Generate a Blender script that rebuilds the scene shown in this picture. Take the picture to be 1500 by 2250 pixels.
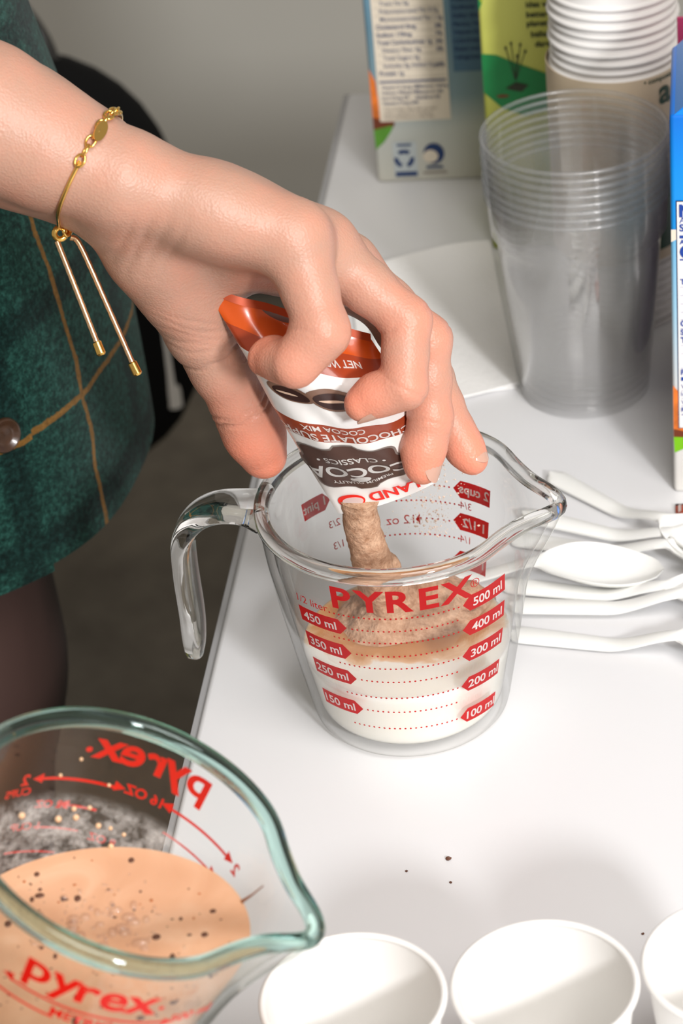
import bpy, bmesh, math, random
import numpy as np
from mathutils import Vector, Matrix

for _o in list(bpy.data.objects):
    bpy.data.objects.remove(_o)
scene = bpy.context.scene
COL = scene.collection
T = 0.75                       # table-top height above the floor; x,y,z below are measured from the table top
PI = math.pi
random.seed(7)
rng = np.random.default_rng(7)

# ------------------------------------------------------------------ camera
F_PX, PITCH, ROLL = 6271.04, 0.58442, -0.10052
cam_d = bpy.data.cameras.new('camera')
cam = bpy.data.objects.new('camera', cam_d)
COL.objects.link(cam)
fw = Vector((0, math.cos(PITCH), -math.sin(PITCH)))
rt = Vector((1, 0, 0))
up = rt.cross(fw)
cr, sr = math.cos(ROLL), math.sin(ROLL)
r2, u2 = cr * rt + sr * up, -sr * rt + cr * up
m = Matrix((r2, u2, -fw)).transposed().to_4x4()
m.translation = Vector((-0.02309, -1.01471, 0.77543 + T))
cam.matrix_world = m
cam_d.sensor_fit = 'VERTICAL'
cam_d.sensor_height = 36.0
cam_d.sensor_width = 24.0
cam_d.lens = F_PX * 36.0 / 2250.0
cam_d.clip_start = 0.05
cam_d.dof.use_dof = True
cam_d.dof.focus_distance = 1.195
cam_d.dof.aperture_fstop = 13.0
scene.camera = cam

# ------------------------------------------------------------------ world, flash, exposure
world = bpy.data.worlds.new('room_light')
scene.world = world
world.use_nodes = True
bg = world.node_tree.nodes['Background']
bg.inputs[0].default_value = (1.0, 0.92, 0.83, 1)
bg.inputs[1].default_value = 0.35

def light(name, loc, target, energy, size, color=(1, 1, 1)):
    d = bpy.data.lights.new(name, 'AREA')
    d.shape = 'DISK'
    d.size = size
    d.energy = energy
    d.color = color
    o = bpy.data.objects.new(name, d)
    COL.objects.link(o)
    o.location = (loc[0], loc[1], loc[2] + T)
    dr = Vector(target) - Vector(loc)
    o.rotation_euler = dr.to_track_quat('-Z', 'Y').to_euler()
    return o

light('hand_held_flash', (1.0, -2.60, 1.46), (0, 0.05, 0.08), 70.0, 0.34, (1.0, 0.995, 1.0))
light('bounce_fill', (0.50, -1.15, 1.70), (0.05, 0.0, 0.0), 30.0, 1.1, (1.0, 0.965, 0.93))  # added soft overhead fill, standing in for bounced flash; no lamp seen there
scene.view_settings.view_transform = 'Standard'
scene.view_settings.look = 'None'
scene.view_settings.exposure = 0.0
scene.view_settings.gamma = 1.0
scene.view_settings.use_curve_mapping = False
scene.cycles.max_bounces = 14
scene.cycles.transmission_bounces = 10
scene.cycles.transparent_max_bounces = 64
scene.cycles.glossy_bounces = 7
scene.cycles.sample_clamp_indirect = 6.0

# ------------------------------------------------------------------ helpers
def tag(o, label=None, cat=None, group=None, kind=None):
    if label: o['label'] = label
    if cat: o['category'] = cat
    if group: o['group'] = group
    if kind: o['kind'] = kind
    return o

def empty(name, loc=(0, 0, 0), rot=(0, 0, 0)):
    o = bpy.data.objects.new(name, None)
    COL.objects.link(o)
    o.location = (loc[0], loc[1], loc[2] + T)
    o.rotation_euler = rot
    o.empty_display_size = 0.02
    return o

def link(name, me, mat, parent=None, loc=None, rot=None):
    o = bpy.data.objects.new(name, me)
    COL.objects.link(o)
    if mat is not None:
        me.materials.clear()
        me.materials.append(mat)
    if parent is not None:
        o.parent = parent
        if loc: o.location = loc
    else:
        l = loc or (0, 0, 0)
        o.location = (l[0], l[1], l[2] + T)
    if rot: o.rotation_euler = rot
    return o

def mesh(name, verts, faces, mat, parent=None, smooth=True, loc=None, rot=None, autosmooth=None):
    me = bpy.data.meshes.new(name)
    me.from_pydata([tuple(map(float, v)) for v in verts], [], [tuple(map(int, f)) for f in faces])
    me.validate()
    if smooth:
        me.polygons.foreach_set('use_smooth', [True] * len(me.polygons))
        if autosmooth:
            me.set_sharp_from_angle(angle=math.radians(autosmooth))
    me.update()
    return link(name, me, mat, parent, loc, rot)

def from_bm(name, bm, mat, parent=None, smooth=True, loc=None, rot=None, autosmooth=40):
    bmesh.ops.recalc_face_normals(bm, faces=bm.faces)
    me = bpy.data.meshes.new(name)
    bm.to_mesh(me)
    bm.free()
    if smooth:
        me.polygons.foreach_set('use_smooth', [True] * len(me.polygons))
        if autosmooth:
            me.set_sharp_from_angle(angle=math.radians(autosmooth))
    return link(name, me, mat, parent, loc, rot)

def copy_thing(root, loc, rot=None, label=None, group=None):
    r = root.copy()
    COL.objects.link(r)
    r.location = (loc[0], loc[1], loc[2] + T)
    if rot is not None: r.rotation_euler = rot
    if label: r['label'] = label
    if group: r['group'] = group
    for ch in list(root.children):
        c = ch.copy(); COL.objects.link(c); c.parent = r
        for g in list(ch.children):
            d = g.copy(); COL.objects.link(d); d.parent = c
    return r

def lathe_data(prof, seg=64, close=False):
    V, Fs = [], []
    n = len(prof)
    for r, z in prof:
        for k in range(seg):
            a = 2 * PI * k / seg
            V.append((r * math.cos(a), r * math.sin(a), z))
    for i in range(n - 1 if not close else n):
        j = (i + 1) % n
        for k in range(seg):
            k2 = (k + 1) % seg
            Fs.append((i * seg + k, i * seg + k2, j * seg + k2, j * seg + k))
    return V, Fs

def lathe(name, prof, mat, parent=None, seg=64, close=False, loc=None, rot=None, autosmooth=50, cap=False):
    V, Fs = lathe_data(prof, seg, close)
    n = len(prof)
    if cap:
        Fs.append(tuple(range(seg))[::-1])
        Fs.append(tuple((n - 1) * seg + k for k in range(seg)))
    bm = bmesh.new()
    vs = [bm.verts.new(v) for v in V]
    for f in Fs:
        bm.faces.new([vs[i] for i in f])
    bmesh.ops.remove_doubles(bm, verts=bm.verts, dist=1e-6)
    return from_bm(name, bm, mat, parent, True, loc, rot, autosmooth)

def frames(pts):
    P = [Vector(p) for p in pts]
    tans = []
    for i in range(len(P)):
        a = P[max(i - 1, 0)]; b = P[min(i + 1, len(P) - 1)]
        tans.append((b - a).normalized())
    n = Vector((0, 0, 1)) if abs(tans[0].z) < 0.9 else Vector((1, 0, 0))
    out = []
    for t in tans:
        n = (n - t * n.dot(t)).normalized()
        out.append((t, n, t.cross(n)))
    return P, out

def tube_data(pts, radii, seg=10, cap=True):
    P, fr = frames(pts)
    V, Fs = [], []
    for i, (p, (t, n, b)) in enumerate(zip(P, fr)):
        r = radii[i] if hasattr(radii, '__len__') else radii
        for k in range(seg):
            a = 2 * PI * k / seg
            V.append(p + (n * math.cos(a) + b * math.sin(a)) * r)
    for i in range(len(P) - 1):
        for k in range(seg):
            k2 = (k + 1) % seg
            Fs.append((i * seg + k, i * seg + k2, (i + 1) * seg + k2, (i + 1) * seg + k))
    if cap:
        Fs.append(tuple(range(seg))[::-1])
        Fs.append(tuple((len(P) - 1) * seg + k for k in range(seg)))
    return V, Fs

def tube(name, pts, radii, mat, parent=None, seg=10, autosmooth=60):
    V, Fs = tube_data(pts, radii, seg)
    return mesh(name, V, Fs, mat, parent, True, autosmooth=autosmooth)

def smooth_path(pts, n=8):
    P = [Vector(p) for p in pts]
    out = []
    for i in range(len(P) - 1):
        p0 = P[max(i - 1, 0)]; p1 = P[i]; p2 = P[i + 1]; p3 = P[min(i + 2, len(P) - 1)]
        for k in range(n):
            t = k / n
            out.append(0.5 * ((2 * p1) + (p2 - p0) * t + (2 * p0 - 5 * p1 + 4 * p2 - p3) * t * t + (3 * p1 - p0 - 3 * p2 + p3) * t ** 3))
    out.append(P[-1])
    return out

def box(name, size, mat, parent=None, loc=None, rot=None, bevel=0.0, seg=2):
    bm = bmesh.new()
    bmesh.ops.create_cube(bm, size=1.0)
    bmesh.ops.scale(bm, vec=size, verts=bm.verts)
    if bevel:
        bmesh.ops.bevel(bm, geom=bm.edges[:], offset=bevel, segments=seg, affect='EDGES', profile=0.5)
    return from_bm(name, bm, mat, parent, True, loc, rot, 30)

def sstep(a, b, x):
    t = np.clip((x - a) / (b - a), 0, 1)
    return t * t * (3 - 2 * t)

_txt_cache = {}
def text2d(s, size=1.0, bold=0.0, shear=0.0, sx=1.0, cut=None, cuty=None):
    """flat letters as (verts Nx2, faces), centred on the origin; cut = strip width for bending"""
    cu = bpy.data.curves.new('letters', 'FONT')
    cu.body = s; cu.size = 1.0; cu.offset = bold; cu.shear = shear
    cu.align_x = 'CENTER'; cu.align_y = 'CENTER'; cu.resolution_u = 4
    ob = bpy.data.objects.new('letters', cu)
    COL.objects.link(ob)
    dg = bpy.context.evaluated_depsgraph_get()
    me = bpy.data.meshes.new_from_object(ob.evaluated_get(dg))
    bpy.data.objects.remove(ob); bpy.data.curves.remove(cu)
    bm = bmesh.new(); bm.from_mesh(me); bpy.data.meshes.remove(me)
    xs = [v.co.x for v in bm.verts]; ys = [v.co.y for v in bm.verts]
    cx, cy = (min(xs) + max(xs)) / 2, (min(ys) + max(ys)) / 2
    for v in bm.verts:
        v.co = ((v.co.x - cx) * size * sx, (v.co.y - cy) * size, 0)
    if cut:
        x0, x1 = min(v.co.x for v in bm.verts), max(v.co.x for v in bm.verts)
        x = x0 + cut
        while x < x1:
            bmesh.ops.bisect_plane(bm, geom=bm.verts[:] + bm.edges[:] + bm.faces[:], plane_co=(x, 0, 0), plane_no=(1, 0, 0))
            x += cut
    if cuty:
        y0, y1 = min(v.co.y for v in bm.verts), max(v.co.y for v in bm.verts)
        y = y0 + cuty
        while y < y1:
            bmesh.ops.bisect_plane(bm, geom=bm.verts[:] + bm.edges[:] + bm.faces[:], plane_co=(0, y, 0), plane_no=(0, 1, 0))
            y += cuty
    bm.verts.index_update()
    V = [(v.co.x, v.co.y) for v in bm.verts]
    Fs = [[v.index for v in f.verts] for f in bm.faces]
    bm.free()
    return V, Fs

def strip2d(pts, cut):
    """filled polygon cut into strips along x"""
    bm = bmesh.new()
    bm.faces.new([bm.verts.new((x, y, 0)) for x, y in pts])
    x0 = min(p[0] for p in pts); x1 = max(p[0] for p in pts)
    x = x0 + cut
    while x < x1 - 1e-6:
        bmesh.ops.bisect_plane(bm, geom=bm.verts[:] + bm.edges[:] + bm.faces[:], plane_co=(x, 0, 0), plane_no=(1, 0, 0))
        x += cut
    bmesh.ops.triangulate(bm, faces=bm.faces[:])
    bm.verts.index_update()
    V = [(v.co.x, v.co.y) for v in bm.verts]
    Fs = [[v.index for v in f.verts] for f in bm.faces]
    bm.free()
    return V, Fs

def wrap(name, flat, fn, mat, parent):
    V, Fs = flat
    return mesh(name, [fn(x, y) for x, y in V], Fs, mat, parent, smooth=True)

# ------------------------------------------------------------------ materials
def nodes(name):
    mt = bpy.data.materials.new(name)
    mt.use_nodes = True
    nt = mt.node_tree
    return mt, nt, nt.nodes, nt.links, nt.nodes['Principled BSDF']

def pmat(name, col, rough=0.5, metal=0.0, spec=0.5, noise=0.0, nscale=40, bump=0.0, bscale=200, sss=0.0, sssr=(1, .4, .2), ssss=0.005, coat=0.0, sheen=0.0):
    mt, nt, N, L, p = nodes(name)
    p.inputs['Base Color'].default_value = (*col, 1)
    p.inputs['Roughness'].default_value = rough
    p.inputs['Metallic'].default_value = metal
    p.inputs['Specular IOR Level'].default_value = spec
    p.inputs['Coat Weight'].default_value = coat
    p.inputs['Sheen Weight'].default_value = sheen
    tc = N.new('ShaderNodeTexCoord')
    nz = N.new('ShaderNodeTexNoise'); nz.inputs['Scale'].default_value = nscale; nz.inputs['Detail'].default_value = 4
    L.new(tc.outputs['Object'], nz.inputs['Vector'])
    k = max(noise, 0.012)
    hsv = N.new('ShaderNodeHueSaturation'); hsv.inputs['Color'].default_value = (*col, 1)
    mr = N.new('ShaderNodeMapRange'); mr.inputs[1].default_value = 0.3; mr.inputs[2].default_value = 0.7
    mr.inputs[3].default_value = 1 - k; mr.inputs[4].default_value = 1 + k
    L.new(nz.outputs[0], mr.inputs[0]); L.new(mr.outputs[0], hsv.inputs['Value']); L.new(hsv.outputs[0], p.inputs['Base Color'])
    if bump:
        n2 = N.new('ShaderNodeTexNoise'); n2.inputs['Scale'].default_value = bscale; n2.inputs['Detail'].default_value = 5
        L.new(tc.outputs['Object'], n2.inputs['Vector'])
        b = N.new('ShaderNodeBump'); b.inputs['Strength'].default_value = bump; b.inputs['Distance'].default_value = 0.002
        L.new(n2.outputs[0], b.inputs['Height']); L.new(b.outputs[0], p.inputs['Normal'])
    if sss:
        p.inputs['Subsurface Weight'].default_value = sss
        p.inputs['Subsurface Radius'].default_value = sssr
        p.inputs['Subsurface Scale'].default_value = ssss
    return mt

def thin_glass(name, col=(0.97, 0.975, 0.97), edge=(0.55, 0.57, 0.55), ior=1.5, rough=0.0, power=4.0, haze=0.0):
    mt, nt, N, L, p = nodes(name)
    N.remove(p)
    out = N['Material Output']
    geo = N.new('ShaderNodeNewGeometry')
    io = N.new('ShaderNodeMapRange')
    io.inputs[3].default_value = ior; io.inputs[4].default_value = 1 / ior
    L.new(geo.outputs['Backfacing'], io.inputs[0])
    fr = N.new('ShaderNodeFresnel'); L.new(io.outputs[0], fr.inputs['IOR'])
    lw = N.new('ShaderNodeLayerWeight'); lw.inputs['Blend'].default_value = 0.5
    pw = N.new('ShaderNodeMath'); pw.operation = 'POWER'; pw.inputs[1].default_value = power
    L.new(lw.outputs['Facing'], pw.inputs[0])
    mx = N.new('ShaderNodeMix'); mx.data_type = 'RGBA'
    mx.inputs[6].default_value = (*col, 1); mx.inputs[7].default_value = (*edge, 1)
    L.new(pw.outputs[0], mx.inputs[0])
    tr = N.new('ShaderNodeBsdfTransparent'); L.new(mx.outputs[2], tr.inputs[0])
    gl = N.new('ShaderNodeBsdfGlossy'); gl.inputs['Roughness'].default_value = rough
    ms = N.new('ShaderNodeMixShader')
    L.new(fr.outputs[0], ms.inputs[0]); L.new(tr.outputs[0], ms.inputs[1]); L.new(gl.outputs[0], ms.inputs[2])
    last = ms
    if haze:
        df = N.new('ShaderNodeBsdfDiffuse'); df.inputs[0].default_value = (0.9, 0.9, 0.9, 1)
        tl = N.new('ShaderNodeBsdfTranslucent'); tl.inputs[0].default_value = (0.95, 0.95, 0.95, 1)
        dt = N.new('ShaderNodeMixShader'); dt.inputs[0].default_value = 0.45
        L.new(df.outputs[0], dt.inputs[1]); L.new(tl.outputs[0], dt.inputs[2])
        g2 = N.new('ShaderNodeBsdfGlossy'); g2.inputs['Roughness'].default_value = 0.55
        d2 = N.new('ShaderNodeMixShader'); d2.inputs[0].default_value = 0.5
        L.new(dt.outputs[0], d2.inputs[1]); L.new(g2.outputs[0], d2.inputs[2])
        m2 = N.new('ShaderNodeMixShader'); m2.inputs[0].default_value = haze
        L.new(ms.outputs[0], m2.inputs[1]); L.new(d2.outputs[0], m2.inputs[2]); last = m2
    L.new(last.outputs[0], out.inputs['Surface'])
    return mt

def solid_glass(name, col=(1, 1, 1), ior=1.47, rough=0.0):
    mt, nt, N, L, p = nodes(name)
    N.remove(p)
    g = N.new('ShaderNodeBsdfGlass'); g.inputs['Color'].default_value = (*col, 1); g.inputs['IOR'].default_value = ior
    g.inputs['Roughness'].default_value = rough
    L.new(g.outputs[0], N['Material Output'].inputs['Surface'])
    return mt

def ramp(N, stops):
    r = N.new('ShaderNodeValToRGB')
    els = r.color_ramp.elements
    while len(els) > 1: els.remove(els[-1])
    els[0].position = stops[0][0]; els[0].color = (*stops[0][1], 1)
    for p_, c_ in stops[1:]:
        e = els.new(p_); e.color = (*c_, 1)
    return r

def lin(r, g, b):
    f = lambda v: (v / 255) / 12.92 if v / 255 <= 0.04045 else ((v / 255 + 0.055) / 1.055) ** 2.4
    return (f(r), f(g), f(b))

M = {}
M['table'] = pmat('white_laminate', (0.82, 0.82, 0.835), 0.38, noise=0.01, nscale=6, bump=0.015, bscale=900)
M['edge'] = pmat('grey_edge_trim', (0.42, 0.42, 0.43), 0.4, metal=0.3)
M['steel'] = pmat('grey_painted_steel', (0.32, 0.32, 0.31), 0.4, metal=0.5)
M['clear'] = thin_glass('clear_borosilicate_wall', (0.996, 0.996, 0.994), (0.66, 0.66, 0.64), ior=1.38, power=5)
M['clear_solid'] = solid_glass('clear_solid_glass', (0.99, 0.99, 0.985))
M['teal'] = thin_glass('greenish_glass_wall', (0.99, 0.995, 0.99), (0.5, 0.62, 0.58), ior=1.38, power=5)
M['teal_solid'] = solid_glass('teal_edged_solid_glass', (0.80, 0.955, 0.93))
def enamel(name, col):
    mt = pmat(name, col, 0.35)
    nt = mt.node_tree; N, L = nt.nodes, nt.links
    tl = N.new('ShaderNodeBsdfTranslucent'); tl.inputs[0].default_value = (*col, 1)
    ms = N.new('ShaderNodeMixShader'); ms.inputs[0].default_value = 0.4
    L.new(N['Principled BSDF'].outputs[0], ms.inputs[1]); L.new(tl.outputs[0], ms.inputs[2]); L.new(ms.outputs[0], N['Material Output'].inputs['Surface'])
    return mt
M['red'] = enamel('red_printed_enamel', lin(204, 20, 24))
M['bright_red'] = enamel('bright_red_printed_enamel', lin(242, 28, 12))
M['white_print'] = enamel('white_print', (0.88, 0.87, 0.84))
M['paper'] = pmat('white_coated_paper', (0.86, 0.84, 0.81), 0.5, noise=0.015, nscale=30)
M['cup_paper'] = pmat('white_paper_cup_board', (0.86, 0.845, 0.82), 0.45, sss=0.0)
M['napkin'] = pmat('napkin_tissue', (0.87, 0.86, 0.845), 0.9, bump=0.25, bscale=500)
M['plastic'] = pmat('white_plastic', (0.86, 0.86, 0.83), 0.32, sss=0.15, sssr=(1, 1, .8), ssss=0.002)
M['pet'] = thin_glass('clear_pet_plastic', (0.9995, 0.9995, 0.9995), (0.985, 0.985, 0.985), ior=1.7, rough=0.03, power=4, haze=0.032)
M['gold'] = pmat('polished_gold', (0.95, 0.60, 0.16), 0.16, metal=1.0)
M['rose_gold'] = pmat('rose_gold_chain', (0.95, 0.62, 0.36), 0.25, metal=1.0)
M['black_fabric'] = pmat('black_chair_fabric', (0.003, 0.003, 0.003), 0.9, spec=0.15, bump=0.1, bscale=300)
M['black_plastic'] = pmat('black_chair_plastic', (0.018, 0.017, 0.015), 0.4)

# ------------------------------------------------------------------ the setting
def floor_mat():
    mt, nt, N, L, p = nodes('dark_brown_grey_floor')
    tc = N.new('ShaderNodeTexCoord')
    n1 = N.new('ShaderNodeTexNoise'); n1.inputs['Scale'].default_value = 9; n1.inputs['Detail'].default_value = 8; n1.inputs['Roughness'].default_value = 0.7
    L.new(tc.outputs['Object'], n1.inputs['Vector'])
    r = ramp(N, [(0.3, (0.085, 0.070, 0.053)), (0.52, (0.125, 0.107, 0.082)), (0.72, (0.17, 0.145, 0.11))])
    L.new(n1.outputs[0], r.inputs[0]); L.new(r.outputs[0], p.inputs['Base Color'])
    p.inputs['Roughness'].default_value = 0.75
    return mt
def slab(name, cx, cy, cz, sx, sy, sz, mat):
    o = box(name, (sx, sy, sz), mat, None, (cx, cy, cz))
    return tag(o, kind='structure')
WALL_Y = 1.75
slab('floor', -0.2, 0.2, -T - 0.05, 5.0, 5.0, 0.1, floor_mat())
slab('wall_back', -0.2, WALL_Y + 0.06, 0.55, 5.0, 0.12, 2.6, pmat('warm_grey_wall_paint', (0.50, 0.485, 0.435), 0.8, noise=0.02, nscale=3, bump=0.05, bscale=120))
tag(box('baseboard_back', (5.0, 0.012, 0.09), pmat('dark_baseboard', (0.06, 0.055, 0.05), 0.5), None, (-0.2, WALL_Y - 0.006, -T + 0.045)), kind='structure')

# table: left edge runs from (-0.1003,-0.007) to the far corner (0.0051,0.6376)
ta = math.atan2(0.6446, 0.1054)                    # direction of the long left edge
ex = Vector((math.sin(ta), -math.cos(ta), 0))      # to the right, across the table
ey = Vector((math.cos(ta), math.sin(ta), 0))       # away from the camera
corner = Vector((0.0051, 0.6376, 0))
tab = empty('white_table', tuple(corner + ex * 0.5 - ey * 0.75 - Vector((0, 0, T))))
tag(tab, 'white laminate table with a thin grey edge carrying the measuring cup and spoons', 'table')
tab.rotation_euler = (0, 0, ta - PI / 2)
box('table_top', (0.994, 1.494, 0.026), M['table'], tab, (0.0, 0, T - 0.013), bevel=0.003, seg=3)
bmE = bmesh.new()
for (cx_, cy_, w_, d_) in ((-0.4985, 0, 0.003, 1.5), (0.4985, 0, 0.003, 1.5), (0, 0.7485, 0.994, 0.003), (0, -0.7485, 0.994, 0.003)):
    g = bmesh.ops.create_cube(bmE, size=1.0)['verts']
    bmesh.ops.scale(bmE, vec=(w_, d_, 0.024), verts=g)
    bmesh.ops.translate(bmE, vec=(cx_, cy_, T - 0.0145), verts=g)
from_bm('edge_trim', bmE, M['edge'], tab)
for sx_ in (-1, 1):
    for sy_ in (-1, 1):
        lx, ly = sx_ * 0.40, sy_ * 0.66
        tube('leg', [(lx, ly, 0.0), (lx, ly, T - 0.026)], 0.02, M['steel'], tab, seg=16)
for sy_ in (-1, 1):
    tube('apron_rail', [(-0.40, sy_ * 0.66, T - 0.05), (0.40, sy_ * 0.66, T - 0.05)], 0.014, M['steel'], tab, seg=12)

# ------------------------------------------------------------------ measuring cups
JP = np.array([(0, .0395), (.0012, .0415), (.0035, .0432), (.007, .0441), (.03, .0484), (.06, .0536), (.085, .0572), (.1, .0586), (.1105, .0602)])
JH = 0.1105
def jr(z, th=None):
    r = np.interp(z, JP[:, 0], JP[:, 1])
    if th is not None:
        a = abs((th + PI) % (2 * PI) - PI)
        s = 0.0128 * math.exp(-(a / 0.21) ** 2) - 0.0016 * math.exp(-((a - 0.55) / 0.2) ** 2)
        r = r + s * float(sstep(0.058, 0.109, z)) ** 1.4
    return float(r)
def jug_on(thc, zc, off=0.0003):
    R0 = jr(zc)
    def fn(x, y):
        th = thc + x / R0
        z = zc + y
        r = jr(z, th) + off
        return (r * math.cos(th), r * math.sin(th), z)
    return fn

def superell(a, b, k, n=2.6):
    c, s = math.cos(k), math.sin(k)
    return (a * math.copysign(abs(c) ** (2 / n), c), b * math.copysign(abs(s) ** (2 / n), s))

WT = 0.0036
def jug_shell(par, wall, solid):
    SEG = 160
    zs_o = [0.0, .0004, .0012, .0022, .0035, .005, .007] + [0.007 + (0.1075 - 0.007) * k / 30 for k in range(1, 31)]
    zs_i = [0.1075 - (0.1075 - 0.009) * k / 30 for k in range(31)] + [0.0065, 0.0048, 0.0040]
    V, Fs = [], []
    rows = 0
    def row(z, fr, zz=None):
        nonlocal rows
        for k in range(SEG):
            th = 2 * PI * k / SEG
            r = fr(z, th)
            V.append((r * math.cos(th), r * math.sin(th), z if zz is None else zz))
        rows += 1
    row(0.0018, lambda z, t: 0.001); row(0.0014, lambda z, t: 0.034); row(0.0, lambda z, t: 0.038)
    for z in zs_o: row(z, lambda z, t: jr(z, t))
    for z in zs_i:
        inset = 0.0 if z > 0.009 else 0.004 * (1 - (z - 0.0040) / 0.0050) ** 2
        row(z, lambda z, t: jr(z, t) - WT - inset)
    row(0.0037, lambda z, t: 0.001)
    for i in range(rows - 1):
        for k in range(SEG):
            k2 = (k + 1) % SEG
            Fs.append((i * SEG + k, i * SEG + k2, (i + 1) * SEG + k2, (i + 1) * SEG + k))
    mesh('glass_wall', V, Fs, wall, par, True, autosmooth=70)
    # rolled rim bead
    V, Fs = [], []
    CS = 14
    for k in range(SEG):
        th = 2 * PI * k / SEG
        a = abs((th + PI) % (2 * PI) - PI)
        r0 = jr(JH, th) - 0.0030
        z0 = 0.1074 - 0.0012 * math.exp(-(a / 0.16) ** 2)
        for j in range(CS):
            x, y = superell(0.0034, 0.0038, 2 * PI * j / CS, 2.2)
            V.append(((r0 + x) * math.cos(th), (r0 + x) * math.sin(th), z0 + y))
    for k in range(SEG):
        k2 = (k + 1) % SEG
        for j in range(CS):
            j2 = (j + 1) % CS
            Fs.append((k * CS + j, k2 * CS + j, k2 * CS + j2, k * CS + j2))
    bm = bmesh.new()
    vs = [bm.verts.new(v) for v in V]
    for f in Fs: bm.faces.new([vs[i] for i in f])
    rim = from_bm('rim', bm, solid, par, True, autosmooth=None)
    # open-ended strap handle opposite the spout
    path = smooth_path([(-.0575, 0, .1005), (-.066, 0, .1028), (-.0785, 0, .1022), (-.0885, 0, .0965), (-.0945, 0, .0865), (-.0958, 0, .070), (-.0955, 0, .045), (-.0965, 0, .0215)], 6)
    n = len(path)
    V, Fs = [], []
    CS = 28
    for i, p in enumerate(path):
        t = (path[min(i + 1, n - 1)] - path[max(i - 1, 0)]).normalized()
        nn = Vector((t.z, 0, -t.x))
        e = (n - 1 - i) / 5.0
        s = math.sqrt(max(0.0, 1 - (1 - e) ** 2)) if e < 1 else 1.0
        s = max(s, 0.12)
        st = i / (n - 1)
        hw = 0.0105 + 0.0025 * math.exp(-(st / 0.12) ** 2) - 0.0010 * st
        ht = 0.0050 + 0.0016 * math.exp(-(st / 0.10) ** 2)
        for j in range(CS):
            x, y = superell(hw * s, ht * (0.35 + 0.65 * s), 2 * PI * j / CS, 2.7)
            V.append(p + Vector((0, 1, 0)) * x + nn * y)
    for i in range(n - 1):
        for j in range(CS):
            j2 = (j + 1) % CS
            Fs.append((i * CS + j, i * CS + j2, (i + 1) * CS + j2, (i + 1) * CS + j))
    Fs.append(tuple(range(CS))[::-1]); Fs.append(tuple((n - 1) * CS + j for j in range(CS)))
    bm = bmesh.new()
    vs = [bm.verts.new(v) for v in V]
    for f in Fs: bm.faces.new([vs[i] for i in f])
    from_bm('handle', bm, solid, par, True, autosmooth=60)

R_ = math.radians
def measure_tag(par, text, th0, th1, z, tip, red, h=0.0084, size=0.0062):
    """red arrow tag between two angles (degrees, jug-local) with knocked-out lettering; tip 'l','r' or None (as read from outside)"""
    thc = R_((th0 + th1) / 2); Lg = abs(R_(th1 - th0)) * jr(z)
    a = Lg / 2; t = 0.0035
    if tip == 'l': pts = [(-a, 0), (-a + t, -h / 2), (a, -h / 2), (a, h / 2), (-a + t, h / 2)]
    elif tip == 'r': pts = [(a, 0), (a - t, h / 2), (-a, h / 2), (-a, -h / 2), (a - t, -h / 2)]
    else: pts = [(-a, -h / 2), (a, -h / 2), (a, h / 2), (-a, h / 2)]
    tg = wrap('measure_tag', strip2d(pts, 0.003), jug_on(thc, z, 0.0004), red, par)
    fl = text2d(text, size, bold=0.02, cut=0.003)
    sh = t * 0.35 * (1 if tip == 'l' else -1 if tip == 'r' else 0)
    for off in (0.0006, 0.0002):
        wrap('lettering', ([(x + sh, y) for x, y in fl[0]], fl[1]), jug_on(thc, z, off), M['white_print'], tg)
    return tg
def dots(par, th0, th1, z, red, pitch=0.0022, r=0.00048):
    n = int(abs(R_(th1 - th0)) * jr(z) / pitch)
    V, Fs = [], []
    for k in range(n + 1):
        f = jug_on(R_(th0 + (th1 - th0) * k / n), z, 0.0004)
        b = len(V)
        V += [f(r * math.cos(2 * PI * j / 7), r * math.sin(2 * PI * j / 7)) for j in range(7)]
        Fs.append(tuple(range(b, b + 7)))
    return mesh('dotted_line', V, Fs, red, par, False)
def jug_text(par, s, thdeg, z, size, mat, bold=0.0, shear=0.0, sx=1.0, off=0.0004, name='lettering'):
    return wrap(name, text2d(s, size, bold, shear, sx, cut=0.0028), jug_on(R_(thdeg), z, off), mat, par)

# --- the cup being filled; local frame turned so that the spout (+x) points to -12 degrees
J1 = -12.0
jug1 = empty('measuring_cup', (0, 0, 0), (0, 0, R_(J1)))
tag(jug1, 'clear glass measuring cup of milk and cocoa with red PYREX lettering, upright on the table', 'measuring cup')
jug_shell(jug1, M['clear'], M['clear_solid'])
g1 = lambda a: a - J1
for k, (ch, th) in enumerate(zip('PYREX', (-117.5, -105.5, -93, -81, -69))):
    jug_text(jug1, ch, g1(th), 0.0960, 0.0158, M['red'], bold=0.030, sx=1.15)
jug_text(jug1, '®', g1(-60.5), 0.0965, 0.0062, M['red'])
rows_r = [('500 ml', .0868), ('400 ml', .0729), ('300 ml', .0579), ('200 ml', .0401), ('100 ml', .0211)]
rows_l = [('450 ml', .0797), ('350 ml', .0652), ('250 ml', .0499), ('150 ml', .0315)]
for s, z in rows_r:
    measure_tag(jug1, s, g1(-66.5), g1(-42.5), z, 'l', M['red'])
    dots(jug1, g1(-124), g1(-68.5), z, M['red'])
for s, z in rows_l:
    measure_tag(jug1, s, g1(-141.5), g1(-117), z, 'r', M['red'])
    dots(jug1, g1(-114.5), g1(-69), z, M['red'])
jug_text(jug1, '1/2 liter', g1(-133), 0.0885, 0.0055, M['red'])
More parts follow.
